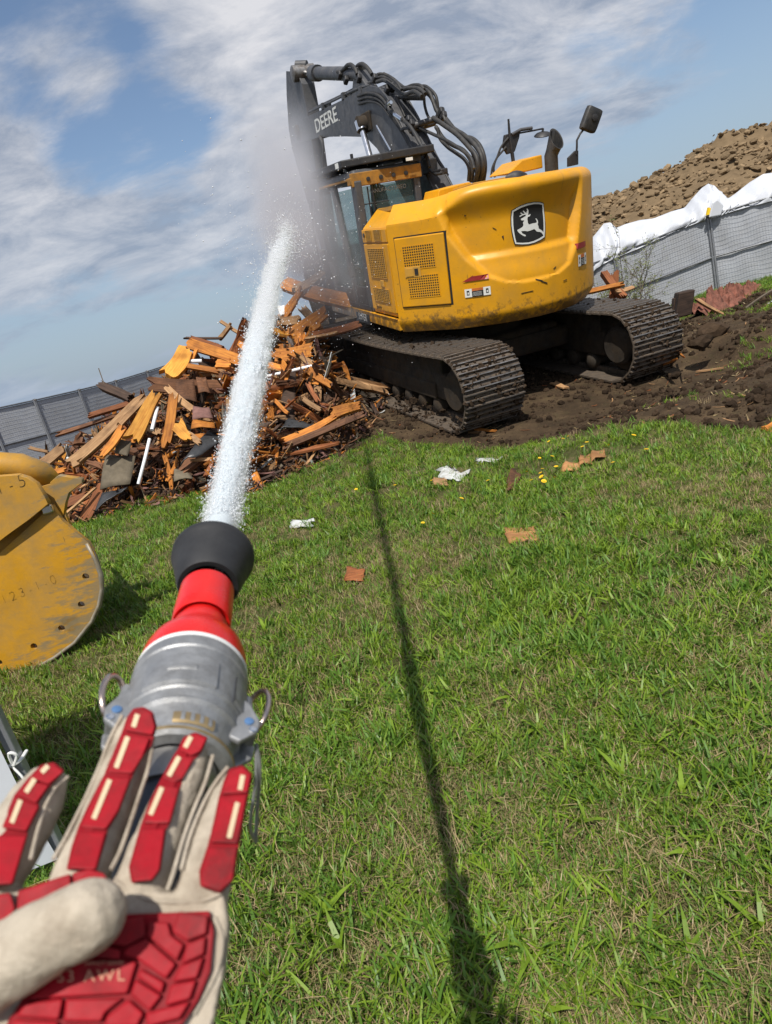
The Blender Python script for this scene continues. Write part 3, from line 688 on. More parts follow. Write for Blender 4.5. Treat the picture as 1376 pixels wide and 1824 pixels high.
def make_house():
    zs = [1.11, 1.12, 1.14, 1.17, 1.2, 1.24, 1.27, 1.29, 1.33]+[1.37+.018*k for k in range(66)]; zs += [2.57, 2.60, 2.63, 2.66, 2.69, 2.715, 2.74, 2.755, 2.765, 2.77]
    rows = []
    def pnt(s, p, tg, z):
        nrm = V3((tg.y, -tg.x, 0)); nrm = nrm if nrm.dot(V3((-1, .0, 0))+V3((0, p.y*.4, 0))) > 0 else -nrm
        k = s/TTOT
        # top: a broad chamfer on the corner face becoming a rounded shoulder at the rear
        ch = 1-smooth1(.55, 1.15, s)
        zt = 2.685+.085*smooth1(.4, 1.4, s); zz = 1.11+(z-1.11)*(zt-1.11)/(2.77-1.11)
        z0 = zt-(.22*ch+.13*(1-ch)); t = max(0, (zz-z0)/(zt-z0))
        inset = (.26*t)*ch + (.16*(1-math.sqrt(max(0, 1-t*t))))*(1-ch)
        zz = zz if True else z
        # bottom: tucked skirt with a crease
        if zz < 1.27: inset += .10*((1.27-zz)/.16)**1.5*(1 if s > .9 else .8)
        off = -inset
        d = scoop(s, zz)
        prof = .100*(smooth1(1.60, 1.96, zz)**1.1)*(.55+.45*smooth1(1.90, 1.99, zz))   # ramp up to the set-back panel
        off -= d*(.025+prof)*(1-.94*smooth1(2.32, zt-.03, zz))
        # slight bulge of the rim
        return p+nrm*off+V3((0, 0, zz))
    for z in zs: rows.append([pnt(s, p, tg, z) for s, p, tg in TC])
    b = U(); b.grid(rows); o = b.build('counterweight', 'yellow', EXC, smooth=38)
    # top deck closes the shell
    top = [q for q in rows[-1]]; dk = U()
    poly = [V3((q.x, q.y, q.z-.006)) for q in top[::5]]+[V3((.3, -1.47, 2.70)), V3((.3, .38, 2.66)), V3((.08, .38, 2.66)), V3((.08, 1.2, 2.66))]
    dk.prism(poly, (0, 0, -.05)); dk.build('engine_deck', 'yellow_dusty', EXC)
    bt = U(); poly = [V3((q.x, q.y, q.z+.004)) for q in rows[0][::5]]+[V3((2.3, -1.40, 1.12)), V3((2.3, 1.36, 1.12))]
    bt.prism(poly, (0, 0, .05)); bt.build('underside_plate', 'frame_dirty', EXC)
    # side cabinet behind the cab: body, upper panel, door
    b = U(); b.prism([V3((.10, 1.455, 1.30)), V3((.10, 1.455, 2.44)), V3((.10, 1.19, 2.668)), V3((.10, .4, 2.668)), V3((.10, .4, 1.30))], (-1.055, 0, 0)); b.build('side_cabinet', 'yellow', EXC, bevel=.02)
    b = U(); b.box((-.42, 1.468, 2.345), (.98, .03, .165)); up = b.build('upper_side_panel', 'yellow', EXC, bevel=.008)
    b = U(); b.box((-.42, 1.468, 1.80), (.98, .03, .89)); dr = b.build('side_door', 'yellow', EXC, bevel=.01)
    def louvre(x0, x1, z0, z1, par, vert=8, hz=16, y=1.484, hole=True):
        bk = U(); bk.box(((x0+x1)/2, y+.001, (z0+z1)/2), (abs(x1-x0), .006, z1-z0)); bk.build('vent_backing', 'black', par)
        g = U()
        for i in range(hz+1): g.box(((x0+x1)/2, y+.007, z0+(z1-z0)*i/hz), (abs(x1-x0), .008, (z1-z0)/hz*.32))
        for i in range(vert+1): g.box((x0+(x1-x0)*i/vert, y+.0075, (z0+z1)/2), (abs(x1-x0)/vert*.22, .007, z1-z0))
        tag(g.build('vent_grille', 'yellow_dusty', par), kind='stuff')
    louvre(-.32, -.12, 2.29, 2.455 if False else 2.42, up, 5, 8); louvre(-.72, -.47, 2.29, 2.42, up, 6, 8)
    b = U(); b.lathe((-.02, 1.483, 2.36), (0, 1, 0), [(0, .03), (.012, .03), (.012, .02)], 16); b.build('round_plug', 'black', up)
    louvre(-.75, -.10, 1.81, 2.185, dr, 9, 16); louvre(-.74, -.10, 1.49, 1.66, dr, 9, 8)
    b = U(); b.box((-.53, 1.492, 1.735), (.12, .02, .085)); lk = b.build('door_latch', 'yellow_dusty', dr, bevel=.006)
    # corner door with perforated vents, set in a shallow frame
    A = V3((-.98, 1.49, 0)); T = (V3((-1.62, .95, 0))-A).normalized(); Nn = V3((T.y, -T.x, 0)); Nn = Nn if Nn.dot(V3((-1, 1, 0))) > 0 else -Nn
    def F(s, z, o=0.0): return A+T*s+V3((0, 0, z))+Nn*o
    def slab(bb, s0, s1, z0, z1, o0, o1, sk=0.0):
        bb.hexa([F(s0, z0, o0), F(s1, z0, o0), F(s1, z1, o0), F(s0, z1, o0)], [F(s0, z0, o1), F(s1, z0, o1), F(s1, z1, o1), F(s0, z1, o1)])
    b = U(); slab(b, .086, .822, 1.434, 2.312, -.02, .003); b.build('door_frame_gap', 'decal_black', EXC)
    b = U(); slab(b, .097, .795, 1.445, 2.295, -.01, .022); dd = b.build('engine_door', 'yellow', EXC, bevel=.012)
    tag(dd, 'engine door with two perforated vents')
    def perf(s0, s1, z0, z1, ns, nz):
        k = U(); slab(k, s0, s1, z0, z1, .018, .0235); k.build('vent_backing', 'decal_black', dd)
        g = U()
        for i in range(ns+1): c = s0+(s1-s0)*i/ns; slab(g, c-.0055, c+.0055, z0, z1, .023, .0265)
        for i in range(nz+1): c = z0+(z1-z0)*i/nz; slab(g, s0, s1, c-.0055, c+.0055, .0228, .0262)
        tag(g.build('vent_grille', 'yellow', dd), kind='stuff')
    perf(.203, .645, 1.912, 2.19, 14, 9); perf(.228, .665, 1.558, 1.828, 14, 9)
    b = U(); slab(b, .20, .43, 1.81, 1.94, .02, .03); slab(b, .215, .33, 1.825, 1.925, .03, .036); lt = b.build('door_latch', 'yellow_dusty', dd, bevel=.004)
    b = U(); slab(b, .345, .395, 1.84, 1.915, .03, .038); b.build('key_cover', 'black', lt)
    # black side sill and yellow belt under the cab
    b = U(); b.box((.72, 1.455, 1.21), (3.36, .07, .15)); b.build('side_sill', 'yellow', EXC, bevel=.012)
    b = U(); b.box((.62, 1.4925, 1.17), (.66, .006, .145)); sp = b.build('name_plate', 'decal_black', EXC)
    text_mesh('SUPER', .15, 'lettering', 'decal_white', EXC, lambda u, v, w_: RU @ V3((.64-u, 1.497+w_, 1.185+v)), .0006, shear=.2)
    text_mesh('Enviro', .085, 'lettering', 'decal_black', EXC, lambda u, v, w_: RU @ V3((-.22-u, 1.486+w_, 1.40+v)), .0006)
    # stiff belt line
    b = U(); b.box((.72, 1.487, 1.288), (3.30, .03, .014)); b.build('belt_strip', 'yellow', EXC, bevel=.005)
    # right side housing up to the front
    b = U(); b.prism([V3((-.9, -1.49, 1.15)), V3((-.9, -1.49, 2.62)), V3((-.9, -1.36, 2.70)), V3((-.9, -.4, 2.70)), V3((-.9, -.4, 1.15))], (2.0, 0, 0)); b.build('side_housing', 'yellow', EXC, bevel=.03)
    b = U(); b.prism([V3((1.1, -1.45, 1.15)), V3((1.1, -1.45, 2.3)), V3((1.1, -.5, 2.3)), V3((1.1, -.5, 1.15))], (1.2, 0, 0)); b.build('front_toolbox', 'yellow', EXC, bevel=.04)
    b = U(); b.box((.1, -1.497, 2.0), (1.4, .01, .5)); b.build('side_decal', 'decal_white', EXC)
    return A, T, Nn
make_house()
def on_tail(s, z, o=.004):
    """point on the counterweight skin"""
    k = min(len(TC)-2, max(0, int(s/TTOT*(len(TC)-1)))); f = s/TTOT*(len(TC)-1)-k
    p = TC[k][1].lerp(TC[k+1][1], f); tg = TC[k][2]; n = V3((tg.y, -tg.x, 0)); n = n if n.dot(V3((-1, 0, 0))+V3((0, p.y*.4, 0))) > 0 else -n
    d = scoop(s, z); off = -d*(1-.94*smooth1(2.32, 2.74, z))*(.025+.100*(smooth1(1.60, 1.96, z)**1.1)*(.55+.45*smooth1(1.90, 1.99, z)))
    return p+n*(off+o)+V3((0, 0, z)), n, tg
def arc_s(y):
    return min(TC, key=lambda q: abs(q[1].y-y)+(5 if q[1].x > -1.2 and abs(y) < 1 else 0))[0]
def make_badge():
    s0 = arc_s(.035); zc = 2.235; p0, n0, tg = on_tail(s0, zc); tg = V3((tg.x, tg.y, 0)).normalized()
    # emblem coordinates: u to the right seen from behind (along tg), v up; traced on a 1376 px enlargement
    def uv(x, y):
        q = up_on(890+x*180/1376, 340+y*180/1376, 0, -1.86); return ((.035-q.y)*1.02, q.z-2.235)
    def shield(d):
        base = [(150, 268), (250, 205), (350, 168), (450, 150), (540, 152), (595, 165), (612, 220), (630, 330), (640, 440), (638, 540), (628, 635), (560, 675), (470, 715), (380, 738), (290, 742), (200, 735), (180, 670), (158, 570), (145, 470), (143, 360)]
        c = (390, 450); out = []
        for x, y in base:
            dx, dy = x-c[0], y-c[1]; l = math.hypot(dx, dy); out.append(uv(x-dx/l*d, y-dy/l*d))
        return out
    untilt = lambda pts: pts
    def place(me, name, m, par, o):
        bm = bmesh.new(); bm.from_mesh(me)
        for k in range(-14, 15): bmesh.ops.bisect_plane(bm, geom=bm.verts[:]+bm.edges[:]+bm.faces[:], plane_co=(k*.02, 0, 0), plane_no=(1, 0, 0))
        bm.to_mesh(me); bm.free()
        ob = bpy.data.objects.new(name, me); me.materials.clear(); me.materials.append(MATS[m])
        for v in me.vertices:
            u, vv, ww = v.co; s = s0+u*1.03; q, n, _ = on_tail(s, zc+vv, o+ww); v.co = RU @ q
        C.objects.link(ob); ob.parent = par; ob.name = name; return ob
    def dense(sp): 
        out = []
        for a, b in zip(sp, sp[1:]+sp[:1]):
            for k in range(3): out.append((a[0]+(b[0]-a[0])*k/3, a[1]+(b[1]-a[1])*k/3))
        return out
    bd = place(flat_mesh([dense(untilt(shield(0)))], .003), 'emblem', 'decal_black', EXC, .008)
    place(flat_mesh([dense(untilt(shield(12))), dense(untilt(shield(34)))], .0015), 'emblem_rim', 'decal_white', bd, .0125)
    deer = [(232, 535), (300, 495), (312, 470), (305, 440), (322, 405), (280, 403), (276, 385), (310, 365), (345, 345), (338, 325), (300, 336), (262, 357), (258, 345), (290, 325), (268, 305), (275, 297), (302, 318), (330, 312), (300, 280), (308, 272), (345, 305), (352, 300), (358, 270), (345, 247), (356, 245), (374, 268), (376, 300), (370, 335), (408, 318), (400, 345), (368, 358), (362, 385), (372, 440), (384, 462), (440, 445), (495, 435), (502, 425), (490, 395), (476, 380), (492, 378), (512, 400), (518, 425), (512, 455), (522, 480), (530, 515), (560, 530), (590, 550), (604, 575), (600, 605), (575, 570), (545, 560), (500, 555), (478, 535), (462, 520), (410, 540), (370, 552), (320, 548), (278, 552), (300, 585), (340, 602), (342, 620), (322, 620), (285, 600), (250, 572), (236, 552)]
    place(flat_mesh([untilt([uv(x, y) for x, y in deer])], .0015), 'leaping_deer', 'decal_white', bd, .0125)
    # warning decals and red reflectors
    def decal(s0_, s1_, z0_, z1_, name, m, par, o=.004, cut=0.0):
        b = U(); N_ = 6
        lo = [on_tail(s0_+(s1_-s0_)*k/N_+(cut if False else 0), z0_, o)[0] for k in range(N_+1)]; hi = [on_tail(s0_+(s1_-s0_)*k/N_+(cut*(1-k/N_)), z1_, o)[0] for k in range(N_+1)]
        b.grid([lo, hi]); return b.build(name, m, par)
    for ya, yb, z0, z1, zr0, zr1, cut in ((.96, .60, 1.50, 1.60, 1.69, 1.745, .12), (-.575, -.77, 1.60, 1.74, 1.815, 1.885, 0)):
        if ya > 0:   # on the curve beside the corner door
            sa, sb = .98, 1.30
        else: sa, sb = arc_s(-.76), arc_s(-.76)+.27
        decal(sa-.02, sb-.01, zr0, zr1, 'red_reflector', 'decal_red', EXC, .011, cut)
        wl = decal(sa, sb, z0, z1, 'warning_label', 'decal_white', EXC, .010)
        w_ = (sb-sa)
        decal(sa+w_*.28, sb-w_*.28, z0, z0+(z1-z0)*.68, 'label_text_block', 'decal_black', wl, .0115)
        decal(sa+w_*.28, sb-w_*.28, z0+(z1-z0)*.70, z1, 'label_header', 'decal_orange', wl, .0115)
        for k in range(4): decal(sa+w_*.32, sb-w_*.34, z0+(z1-z0)*(.12+.13*k), z0+(z1-z0)*(.15+.13*k), 'label_line', 'decal_white', wl, .013)
        for f0 in (.06, .80):
            decal(sa+w_*(f0+.02), sa+w_*(f0+.12), z0+(z1-z0)*.25, z0+(z1-z0)*.8, 'label_symbol', 'decal_black', wl, .0115)
            decal(sa+w_*(f0+.05), sa+w_*(f0+.10), z0+(z1-z0)*.35, z0+(z1-z0)*.6, 'label_symbol', 'decal_white', wl, .013)
    # scuffs on the lip of the counterweight
    for px, py, px2, py2, h in ((951, 496, 961, 499, 2), (960, 499, 971, 503, 2), (976, 493, 979, 486, 1.5), (986, 478, 992, 474, 1.5), (900, 420, 901, 427, 1.2), (884, 405, 888, 409, 1.2), (1004, 500, 1012, 497, 1.2), (925, 522, 945, 517, 1.0), (838, 382, 840, 384, 1.5)):
        m = []
        for x_, y_ in ((px, py), (px2, py2), (px2, py2+h), (px, py+h)):
            q = up_on(x_, y_, 0, -1.93); s_ = arc_s(q.y); m.append(on_tail(s_, q.z, .004)[0])
        b = U(); b.prism(m, (-.004, 0, 0)); b.build('scuff_mark', 'decal_black', EXC)
make_badge()
def make_deck_items():
    b = U(); b.prism([up_on(905, 309, 0, -.9), up_on(938, 306, 0, -.9), up_on(968, 299, 0, -.9), up_on(966, 275, 0, -.9), up_on(930, 285, 0, -.9)], (.55, 0, 0)); b.build('engine_hood', 'yellow', EXC, bevel=.015)
    b = U(); b.prism([V3((-1.25, -.3, 2.765)), V3((-1.25, .35, 2.755)), V3((-.35, .30, 2.71)), V3((-.35, -.3, 2.72))], (0, 0, .03)); b.build('hood_plate', 'yellow_dusty', EXC, bevel=.006)
    # raised cover next to the boom
    b = U(); b.prism([up_on(780, 352, 0, -.55), up_on(783, 338, 0, -.55), up_on(836, 324, 0, -.55), up_on(850, 331, 0, -.55), up_on(850, 362, 0, -.55), up_on(780, 372, 0, -.55)], (.5, 0, 0)); b.build('valve_cover', 'yellow', EXC, bevel=.012)
    p = up_on(983, 300, 0, -1.0)
    b = U(); r0 = .088; seg = 24; vs = []
    ring = lambda c, r, tilt: [c+V3((r*math.cos(t)*1.0, r*math.sin(t), tilt*math.cos(t)*r)) for t in [2*math.pi*k/seg for k in range(seg)]]
    lv = [ring(V3((p.x, p.y, p.z-.12)), r0, 0), ring(V3((p.x, p.y, p.z+.16)), r0, 0), ring(V3((p.x-.02, p.y-.02, p.z+.22)), r0, .2), ring(V3((p.x-.07, p.y-.05, p.z+.34)), r0*.98, 1.5), ring(V3((p.x-.07, p.y-.05, p.z+.335)), r0*.86, 1.5), ring(V3((p.x-.0, p.y-.02, p.z+.14)), r0*.8, 0)]
    for l in lv: vs += l
    b.add(vs, [(i*seg+k, i*seg+(k+1) % seg, (i+1)*seg+(k+1) % seg, (i+1)*seg+k) for i in range(len(lv)-1) for k in range(seg)]+[tuple(range((len(lv)-1)*seg, len(lv)*seg))])
    b.build('exhaust_pipe', 'rubber', EXC, smooth=40)
    # rear camera housing
    b = U(); c = up_on(922, 318, 0, -1.80); pts = []
    for i in range(7):
        t = i/6; pts.append([c+V3((-.02-.10*math.sin(math.pi*t)*math.cos(a)*.9+.04, (.5-t)*.30, .015+.075*math.sin(math.pi*(.12+t*.8))*max(-.2, math.sin(a)))) for a in [2*math.pi*k/12 for k in range(12)]])
    b.grid([r_+[r_[0]] for r_ in pts]); b.build('rear_camera', 'black', EXC, smooth=50)
    # right mirror on its bent arm
    M = lambda px, py, x=-.9: up_on(px, py, 0, x)
    b = U(); b.prism([M(1013, 297), M(1013, 281), M(1026, 268), M(1031, 268), M(1031, 293)], (.04, 0, 0)); b.build('mirror_bracket', 'black', EXC, bevel=.006)
    b = U(); b.tube([M(1027, 275), M(1028, 262), M(1028, 250), M(1034, 238), M(1043, 227), M(1053, 213)], .014, 10); b.build('mirror_arm', 'black', EXC, smooth=40)
    cs = [M(1048, 186), M(1073, 197), M(1058, 239), M(1032, 229)]; cen = sum(cs, V3())/4
    def rounded(quad, f=.18):
        out = []
        for i in range(4):
            a, b_, c_ = quad[i-1], quad[i], quad[(i+1) % 4]; out += [b_.lerp(a, f), b_.lerp(a, f*.35).lerp(b_.lerp(c_, f*.35), .5), b_.lerp(c_, f)]
        return out
    o2 = rounded(cs); b = U(); lay = []
    for f, dx in ((.80, -.055), (.93, -.045), (1, -.02), (1, .02)): lay.append([cen+(q-cen)*f+V3((dx, 0, 0)) for q in o2])
    n = len(o2); vs = [q for l in lay for q in l]
    b.add(vs, [(i*n+k, i*n+(k+1) % n, (i+1)*n+(k+1) % n, (i+1)*n+k) for i in range(3) for k in range(n)]+[tuple(range(n)), tuple(range(3*n, 4*n))]); mir = b.build('side_mirror', 'rubber', EXC, smooth=40)
    b = U(); b.prism([cen+(q-cen)*.9+V3((.021, 0, 0)) for q in o2], (.004, 0, 0)); b.build('mirror_glass', 'chrome', mir)
    b = U(); b.lathe(M(1055, 211)+V3((-.075, 0, 0)), (1, 0, 0), [(0, .03), (.005, .045), (.03, .045)], 14); b.build('mirror_joint', 'black', mir, smooth=40)
    # front handrail post with bracket, lamp arm and round mirror
    Q = lambda px, py, x=1.0: up_on(px, py, 0, x)
    b = U(); b.tube([Q(917, 305), Q(912, 268), Q(908, 240), Q(906, 212)], [.03, .03, .022, .016], 8); b.build('handrail_post', 'black', EXC, smooth=40)
    b = U(); b.prism([Q(897, 262), Q(900, 240), Q(914, 236), Q(928, 230), Q(926, 245), Q(918, 270), Q(905, 275)], (.06, 0, 0)); b.build('rail_bracket', 'black', EXC, bevel=.012)
    b = U(); b.tube([Q(912, 240), Q(928, 231), Q(948, 228)], .026, 10); b.build('rail_tube', 'boom_grey', EXC, smooth=40)
    b = U(); b.tube([Q(926, 237), Q(948, 233), Q(968, 229)], .013, 8); b.build('round_mirror_arm', 'black', EXC, smooth=40)
    c = Q(967, 238); b = U(); b.lathe(c+V3((0, 0, .03)), (.25, -.1, -1), [(0, .03), (.02, .10), (.05, .135), (.06, .135)], 22); b.build('round_mirror', 'black', EXC, smooth=35)
    b = U(); b.tube([Q(968, 229), c+V3((0, 0, .03))], .018, 8); b.build('round_mirror_stem', 'black', EXC)
    for tr in ([(906, 245), (893, 262), (886, 280), (878, 297), (875, 316)], [(902, 262), (893, 272), (884, 284), (880, 300), (882, 316)]):
        b = U(); b.tube(curve([Q(*p) for p in tr]), .017, 8); b.build('cable', 'rubber', EXC, smooth=40)
def curve(pts, n=6):
    pts = [V3(p) for p in pts]; q = [pts[0]*2-pts[1]]+pts+[pts[-1]*2-pts[-2]]; out = []
    for i in range(1, len(q)-2):
        for k in range(n):
            t = k/n; a, b, c, d = q[i-1], q[i], q[i+1], q[i+2]
            out.append(.5*((2*b)+(c-a)*t+(2*a-5*b+4*c-d)*t*t+(3*b-a-3*c+d)*t**3))
    return out+[pts[-1]]
make_deck_items()
def make_cab():
    x0, x1, y0, y1 = .22, 2.30, .44, 1.45; zb, zt = 1.29, 3.06
    cab = empty('cab'); cab.parent = EXC
    b = U(); b.box(((x0+x1)/2, (y0+y1)/2, zb+.03), (x1-x0, y1-y0, .10)); b.build('cab_floor', 'black', cab, bevel=.02)
    def pil(name, pts, wx, wy):
        b = U()
        for p, q in zip(pts, pts[1:]):
            b.hexa([V3((p[0]-wx/2, p[1]-wy/2, p[2])), V3((p[0]+wx/2, p[1]-wy/2, p[2])), V3((p[0]+wx/2, p[1]+wy/2, p[2])), V3((p[0]-wx/2, p[1]+wy/2, p[2]))],
                   [V3((q[0]-wx/2, q[1]-wy/2, q[2])), V3((q[0]+wx/2, q[1]-wy/2, q[2])), V3((q[0]+wx/2, q[1]+wy/2, q[2])), V3((q[0]-wx/2, q[1]+wy/2, q[2]))])
        return b.build(name, 'boom_grey', cab, bevel=.02)
    pil('rear_pillar', [(x0+.08, y1-.06, zb), (x0+.05, y1-.06, zt)], .20, .11); pil('rear_pillar', [(x0+.06, y0+.05, zb), (x0+.05, y0+.05, zt)], .12, .10)
    pil('door_pillar', [(.98, y1-.04, zb), (1.06, y1-.04, 1.75), (1.36, y1-.05, zt)], .17, .08)
    pil('front_pillar', [(2.02, y1-.05, zb), (2.30, y1-.05, 1.95), (2.34, y1-.05, 2.5), (2.18, y1-.06, zt)], .09, .09); pil('front_pillar', [(2.10, y0+.05, zb), (2.30, y0+.05, 2.2), (2.1, y0+.06, zt)], .09, .09)
    # grab bar outside the door
    b = U(); b.tube([(2.28, y1+.06, 1.35), (2.46, y1+.09, 2.0), (2.5, y1+.09, 2.5), (2.38, y1+.06, 2.95)], .022, 10); b.build('grab_bar', 'boom_grey', cab, smooth=40)
    b = U(); b.box((.62, y1-.03, 1.48), (.60, .04, .30)); b.build('door_panel', 'black', cab, bevel=.01)
    b = U(); b.box((1.55, y1-.03, 1.46), (.95, .04, .22)); b.build('door_panel', 'black', cab, bevel=.01)
    def pane(name, q):
        b = U(); n = (q[1]-q[0]).cross(q[2]-q[0]).normalized()*.006; b.prism(q, n); return b.build(name, 'glass', cab)
    pane('side_window', [V3((.38, y1-.05, 1.62)), V3((1.0, y1-.05, 1.62)), V3((1.28, y1-.055, 2.98)), V3((.38, y1-.05, 2.98))])
    pane('door_window', [V3((1.12, y1-.05, 1.56)), V3((2.08, y1-.05, 1.56)), V3((2.28, y1-.05, 2.3)), V3((2.12, y1-.055, 2.98)), V3((1.44, y1-.055, 2.98))])
    pane('rear_window', [V3((x0+.05, y0+.1, 2.30)), V3((x0+.05, y1-.12, 2.30)), V3((x0+.05, y1-.12, 2.98)), V3((x0+.05, y0+.1, 2.98))])
    pane('right_window', [V3((.3, y0+.03, 1.7)), V3((2.2, y0+.03, 1.7)), V3((2.15, y0+.03, 2.98)), V3((.3, y0+.03, 2.98))])
    pane('windscreen', [V3((2.05, y0+.1, 1.4)), V3((2.05, y1-.1, 1.4)), V3((2.28, y1-.1, 2.4)), V3((2.28, y0+.1, 2.4))])
    b = U(); b.box((x0+.05, (y0+y1)/2, 1.95), (.05, y1-y0-.1, .72)); b.build('rear_wall', 'black', cab)
    # roof: dark shell, yellow rear band with bolts
    b = U(); b.prism([V3((x0, y0, zt)), V3((x0, y1, zt)), V3((2.15, y1, zt)), V3((2.25, y1-.1, zt)), V3((2.25, y0+.1, zt)), V3((2.15, y0, zt))], (0, 0, .14)); b.build('cab_roof', 'boom_grey', cab, bevel=.05)
    b = U(); b.prism([V3((x0-.035, y0-.02, 2.985)), V3((x0-.035, y0-.02, 3.16)), V3((x0-.035, y1+.02, 3.16)), V3((x0-.035, y1+.02, 2.985))], (.09, 0, 0)); b.box((.30, y1+.012, 3.06), (.20, .03, .10)); b.box((1.15, y1+.010, 3.09), (1.6, .02, .035))
    bd = b.build('roof_band', 'band_yellow', cab, bevel=.018)
    for k in range(4):
        b = U(); b.lathe((x0-.035, y1-.22-.19*k, 3.06+.0*k), (-1, 0, 0), [(0, .03), (.012, .03), (.014, .02)], 12); b.build('band_bolt', 'black', bd, smooth=40)
    # dark overhead guard, a step proud of the roof
    b = U(); b.prism([V3((.10, .22, 3.27)), V3((.10, 1.02, 3.25)), V3((.42, 1.52, 3.25)), V3((2.2, 1.50, 3.25)), V3((2.45, 1.2, 3.25)), V3((2.45, .6, 3.25)), V3((2.2, .3, 3.26))], (0, 0, .10)); gd = b.build('overhead_guard', 'black', cab, bevel=.015)
    b = U(); b.box((.8, 1.1, 3.225), (.12, .5, .07)); b.box((1.9, 1.0, 3.225), (.12, .6, .07)); b.box((.3, .5, 3.225), (.2, .2, .07)); b.build('guard_bracket', 'black', gd)
    b = U(); b.box((.62, 1.515, 3.30), (.16, .012, .07)); b.build('guard_label', 'decal_white', gd)
    b = U(); b.box((.115-.02, .62, 3.225), (.012, .10, .04)); b.build('guard_label', 'decal_white', gd)
    b = U(); b.box((.55, 1.3, 3.385), (.05, .03, .07)); b.build('guard_lug', 'black', gd)
    # seat with head restraint, joystick console
    b = U(); b.box((1.0, .95, 1.78), (.52, .52, .14)); b.box((.72, .95, 2.1), (.14, .50, .6), Matrix.Rotation(-.15, 3, 'Y')); b.build('seat', 'seat', cab, bevel=.06, seg=3)
    b = U(); b.box((.62, .95, 2.60), (.12, .30, .26)); b.build('head_restraint', 'seat', cab, bevel=.05, seg=3)
    b = U(); b.box((1.05, 1.25, 1.9), (.6, .10, .10)); b.tube([(1.3, 1.25, 1.95), (1.33, 1.25, 2.2)], .03, 8); b.build('joystick_console', 'seat', cab, bevel=.02)
    b = U(); b.tube([(x0, y1-.2, 2.35), (x0, y1-.2, 2.97)], .012, 6); b.tube([(x0, y1-.27, 2.35), (x0, y1-.27, 2.97)], .012, 6); b.tube([(x0, y1-.12, 2.75), (x0, y1-.5, 2.75)], .008, 6); b.build('window_bars', 'black', cab)
    text_mesh('MANUFACTURED', .075, 'window_lettering', 'galv', cab, lambda u, v, w_: RU @ V3((x0+.03-w_, .95-u, 2.90+v)), .0005)
make_cab()
def make_boom():
    top = [(.05, 1.95), (.44, 2.81), (.9, 3.28), (1.42, 3.86), (1.82, 4.23), (2.1, 4.40), (2.5, 4.50), (3.0, 4.53), (4.0, 4.55), (5.2, 4.60), (6.9, 4.68), (8.0, 4.72)]
    bot = [(8.3, 4.60), (8.3, 4.30), (5.93, 4.18), (4.27, 3.98), (3.3, 3.85), (2.97, 3.77), (2.58, 3.58), (2.25, 3.32), (1.45, 2.55), (.6, 1.7)]
    W_ = .17
    prof = top+bot
    bo = empty('boom'); bo.parent = EXC
    for yy in (W_-.03, -W_):
        b = U(); b.prism([V3((x, yy, z)) for x, z in prof], (0, .03, 0)); b.build('side_plate', 'boom_grey', bo, bevel=.006)
    b = U()
    for seq in (top, bot):
        ins = [(x, z-.035) for x, z in top] if seq is top else [(x, z+.035) for x, z in bot]
        b.grid([[V3((x, -W_+.03, z)) for x, z in ins], [V3((x, W_-.03, z)) for x, z in ins]])
    b.build('box_plate', 'boom_grey', bo, smooth=40)
    b = U(); b.lathe((.3, -.36, 1.95), (0, 1, 0), [(0, .14), (.72, .14)], 20); b.lathe((7.7, -.22, 4.50), (0, 1, 0), [(0, .12), (.02, .16), (.42, .16), (.44, .12)], 20); b.lathe((2.85, -.38, 4.0), (0, 1, 0), [(0, .09), (.02, .13), (.74, .13), (.76, .09)], 20); b.build('pivot_pin', 'frame_dirty', bo, smooth=40)
    text_mesh('DEERE', .38, 'lettering', 'decal_white', bo, lambda u, v, w_: RU @ V3((5.35-u*1.55, W_+.002+w_, 4.39+v*.92)), .0015, boldoff=.004)
    # bracket with pipes laid along the top edge of the plate
    for k, dz in enumerate((.05, .10)):
        b = U(); b.tube(curve([(2.6, .13-.1*k, 4.47+dz), (3.4, .13-.1*k, 4.54+dz), (4.6, .13-.1*k, 4.59+dz), (6.6, .13-.1*k, 4.69+dz)], 5), .022, 8); b.build('hydraulic_pipe', 'boom_grey', bo, smooth=40)
    for off in (0, .06, .12):
        b = U(); b.tube(curve([(.95, .15, 3.28-off*.4), (1.35, .17, 3.72-off*.5), (1.75, .195, 4.09-off), (2.1, .195, 4.29-off), (2.6, .195, 4.41-off), (3.1, .195, 4.45-off)], 5), .022, 8); b.build('hydraulic_pipe', 'rubber', bo, smooth=40)
    for x, z in ((3.0, 4.44), (4.0, 4.52), (5.4, 4.58)): b = U(); b.box((x, .09, z+.08), (.10, .20, .12)); b.build('pipe_clamp', 'boom_grey', bo, bevel=.01)
    # lift cylinders
    for yy in (.30, -.30):
        p = V3((2.85, yy, 4.0)); q = V3((1.75, yy, 1.55)); d = (q-p)
        b = U(); b.tube([p, p+d*.52], .052, 16); b.tube([p-d*.02, p+d*.04], .10, 16); cy = b.build('lift_rod', 'chrome', bo, smooth=40)
        b = U(); b.tube([p+d*.42, q], .10, 18); b.build('lift_cylinder', 'boom_grey', bo, smooth=40)
    b = U(); b.tube([up_on(672, 224, 1, .21), up_on(697, 268, 1, .21)], .020, 10); b.build('guard_rod', 'chrome', bo, smooth=40)
    b = U(); b.box((2.85, .19, 4.02), (.42, .05, .30)); b.build('cylinder_boss', 'frame_dirty', bo, bevel=.02)
    # arm and its cylinder
    ar = empty('arm'); ar.parent = EXC
    ap = [(7.9, 5.75), (7.0, 5.56), (6.75, 5.3), (6.72, 4.75), (6.75, 4.24), (6.9, 3.2), (7.1, 1.8), (7.5, 1.7), (8.2, 3.2), (8.7, 4.3), (8.65, 4.7), (8.25, 5.35)]
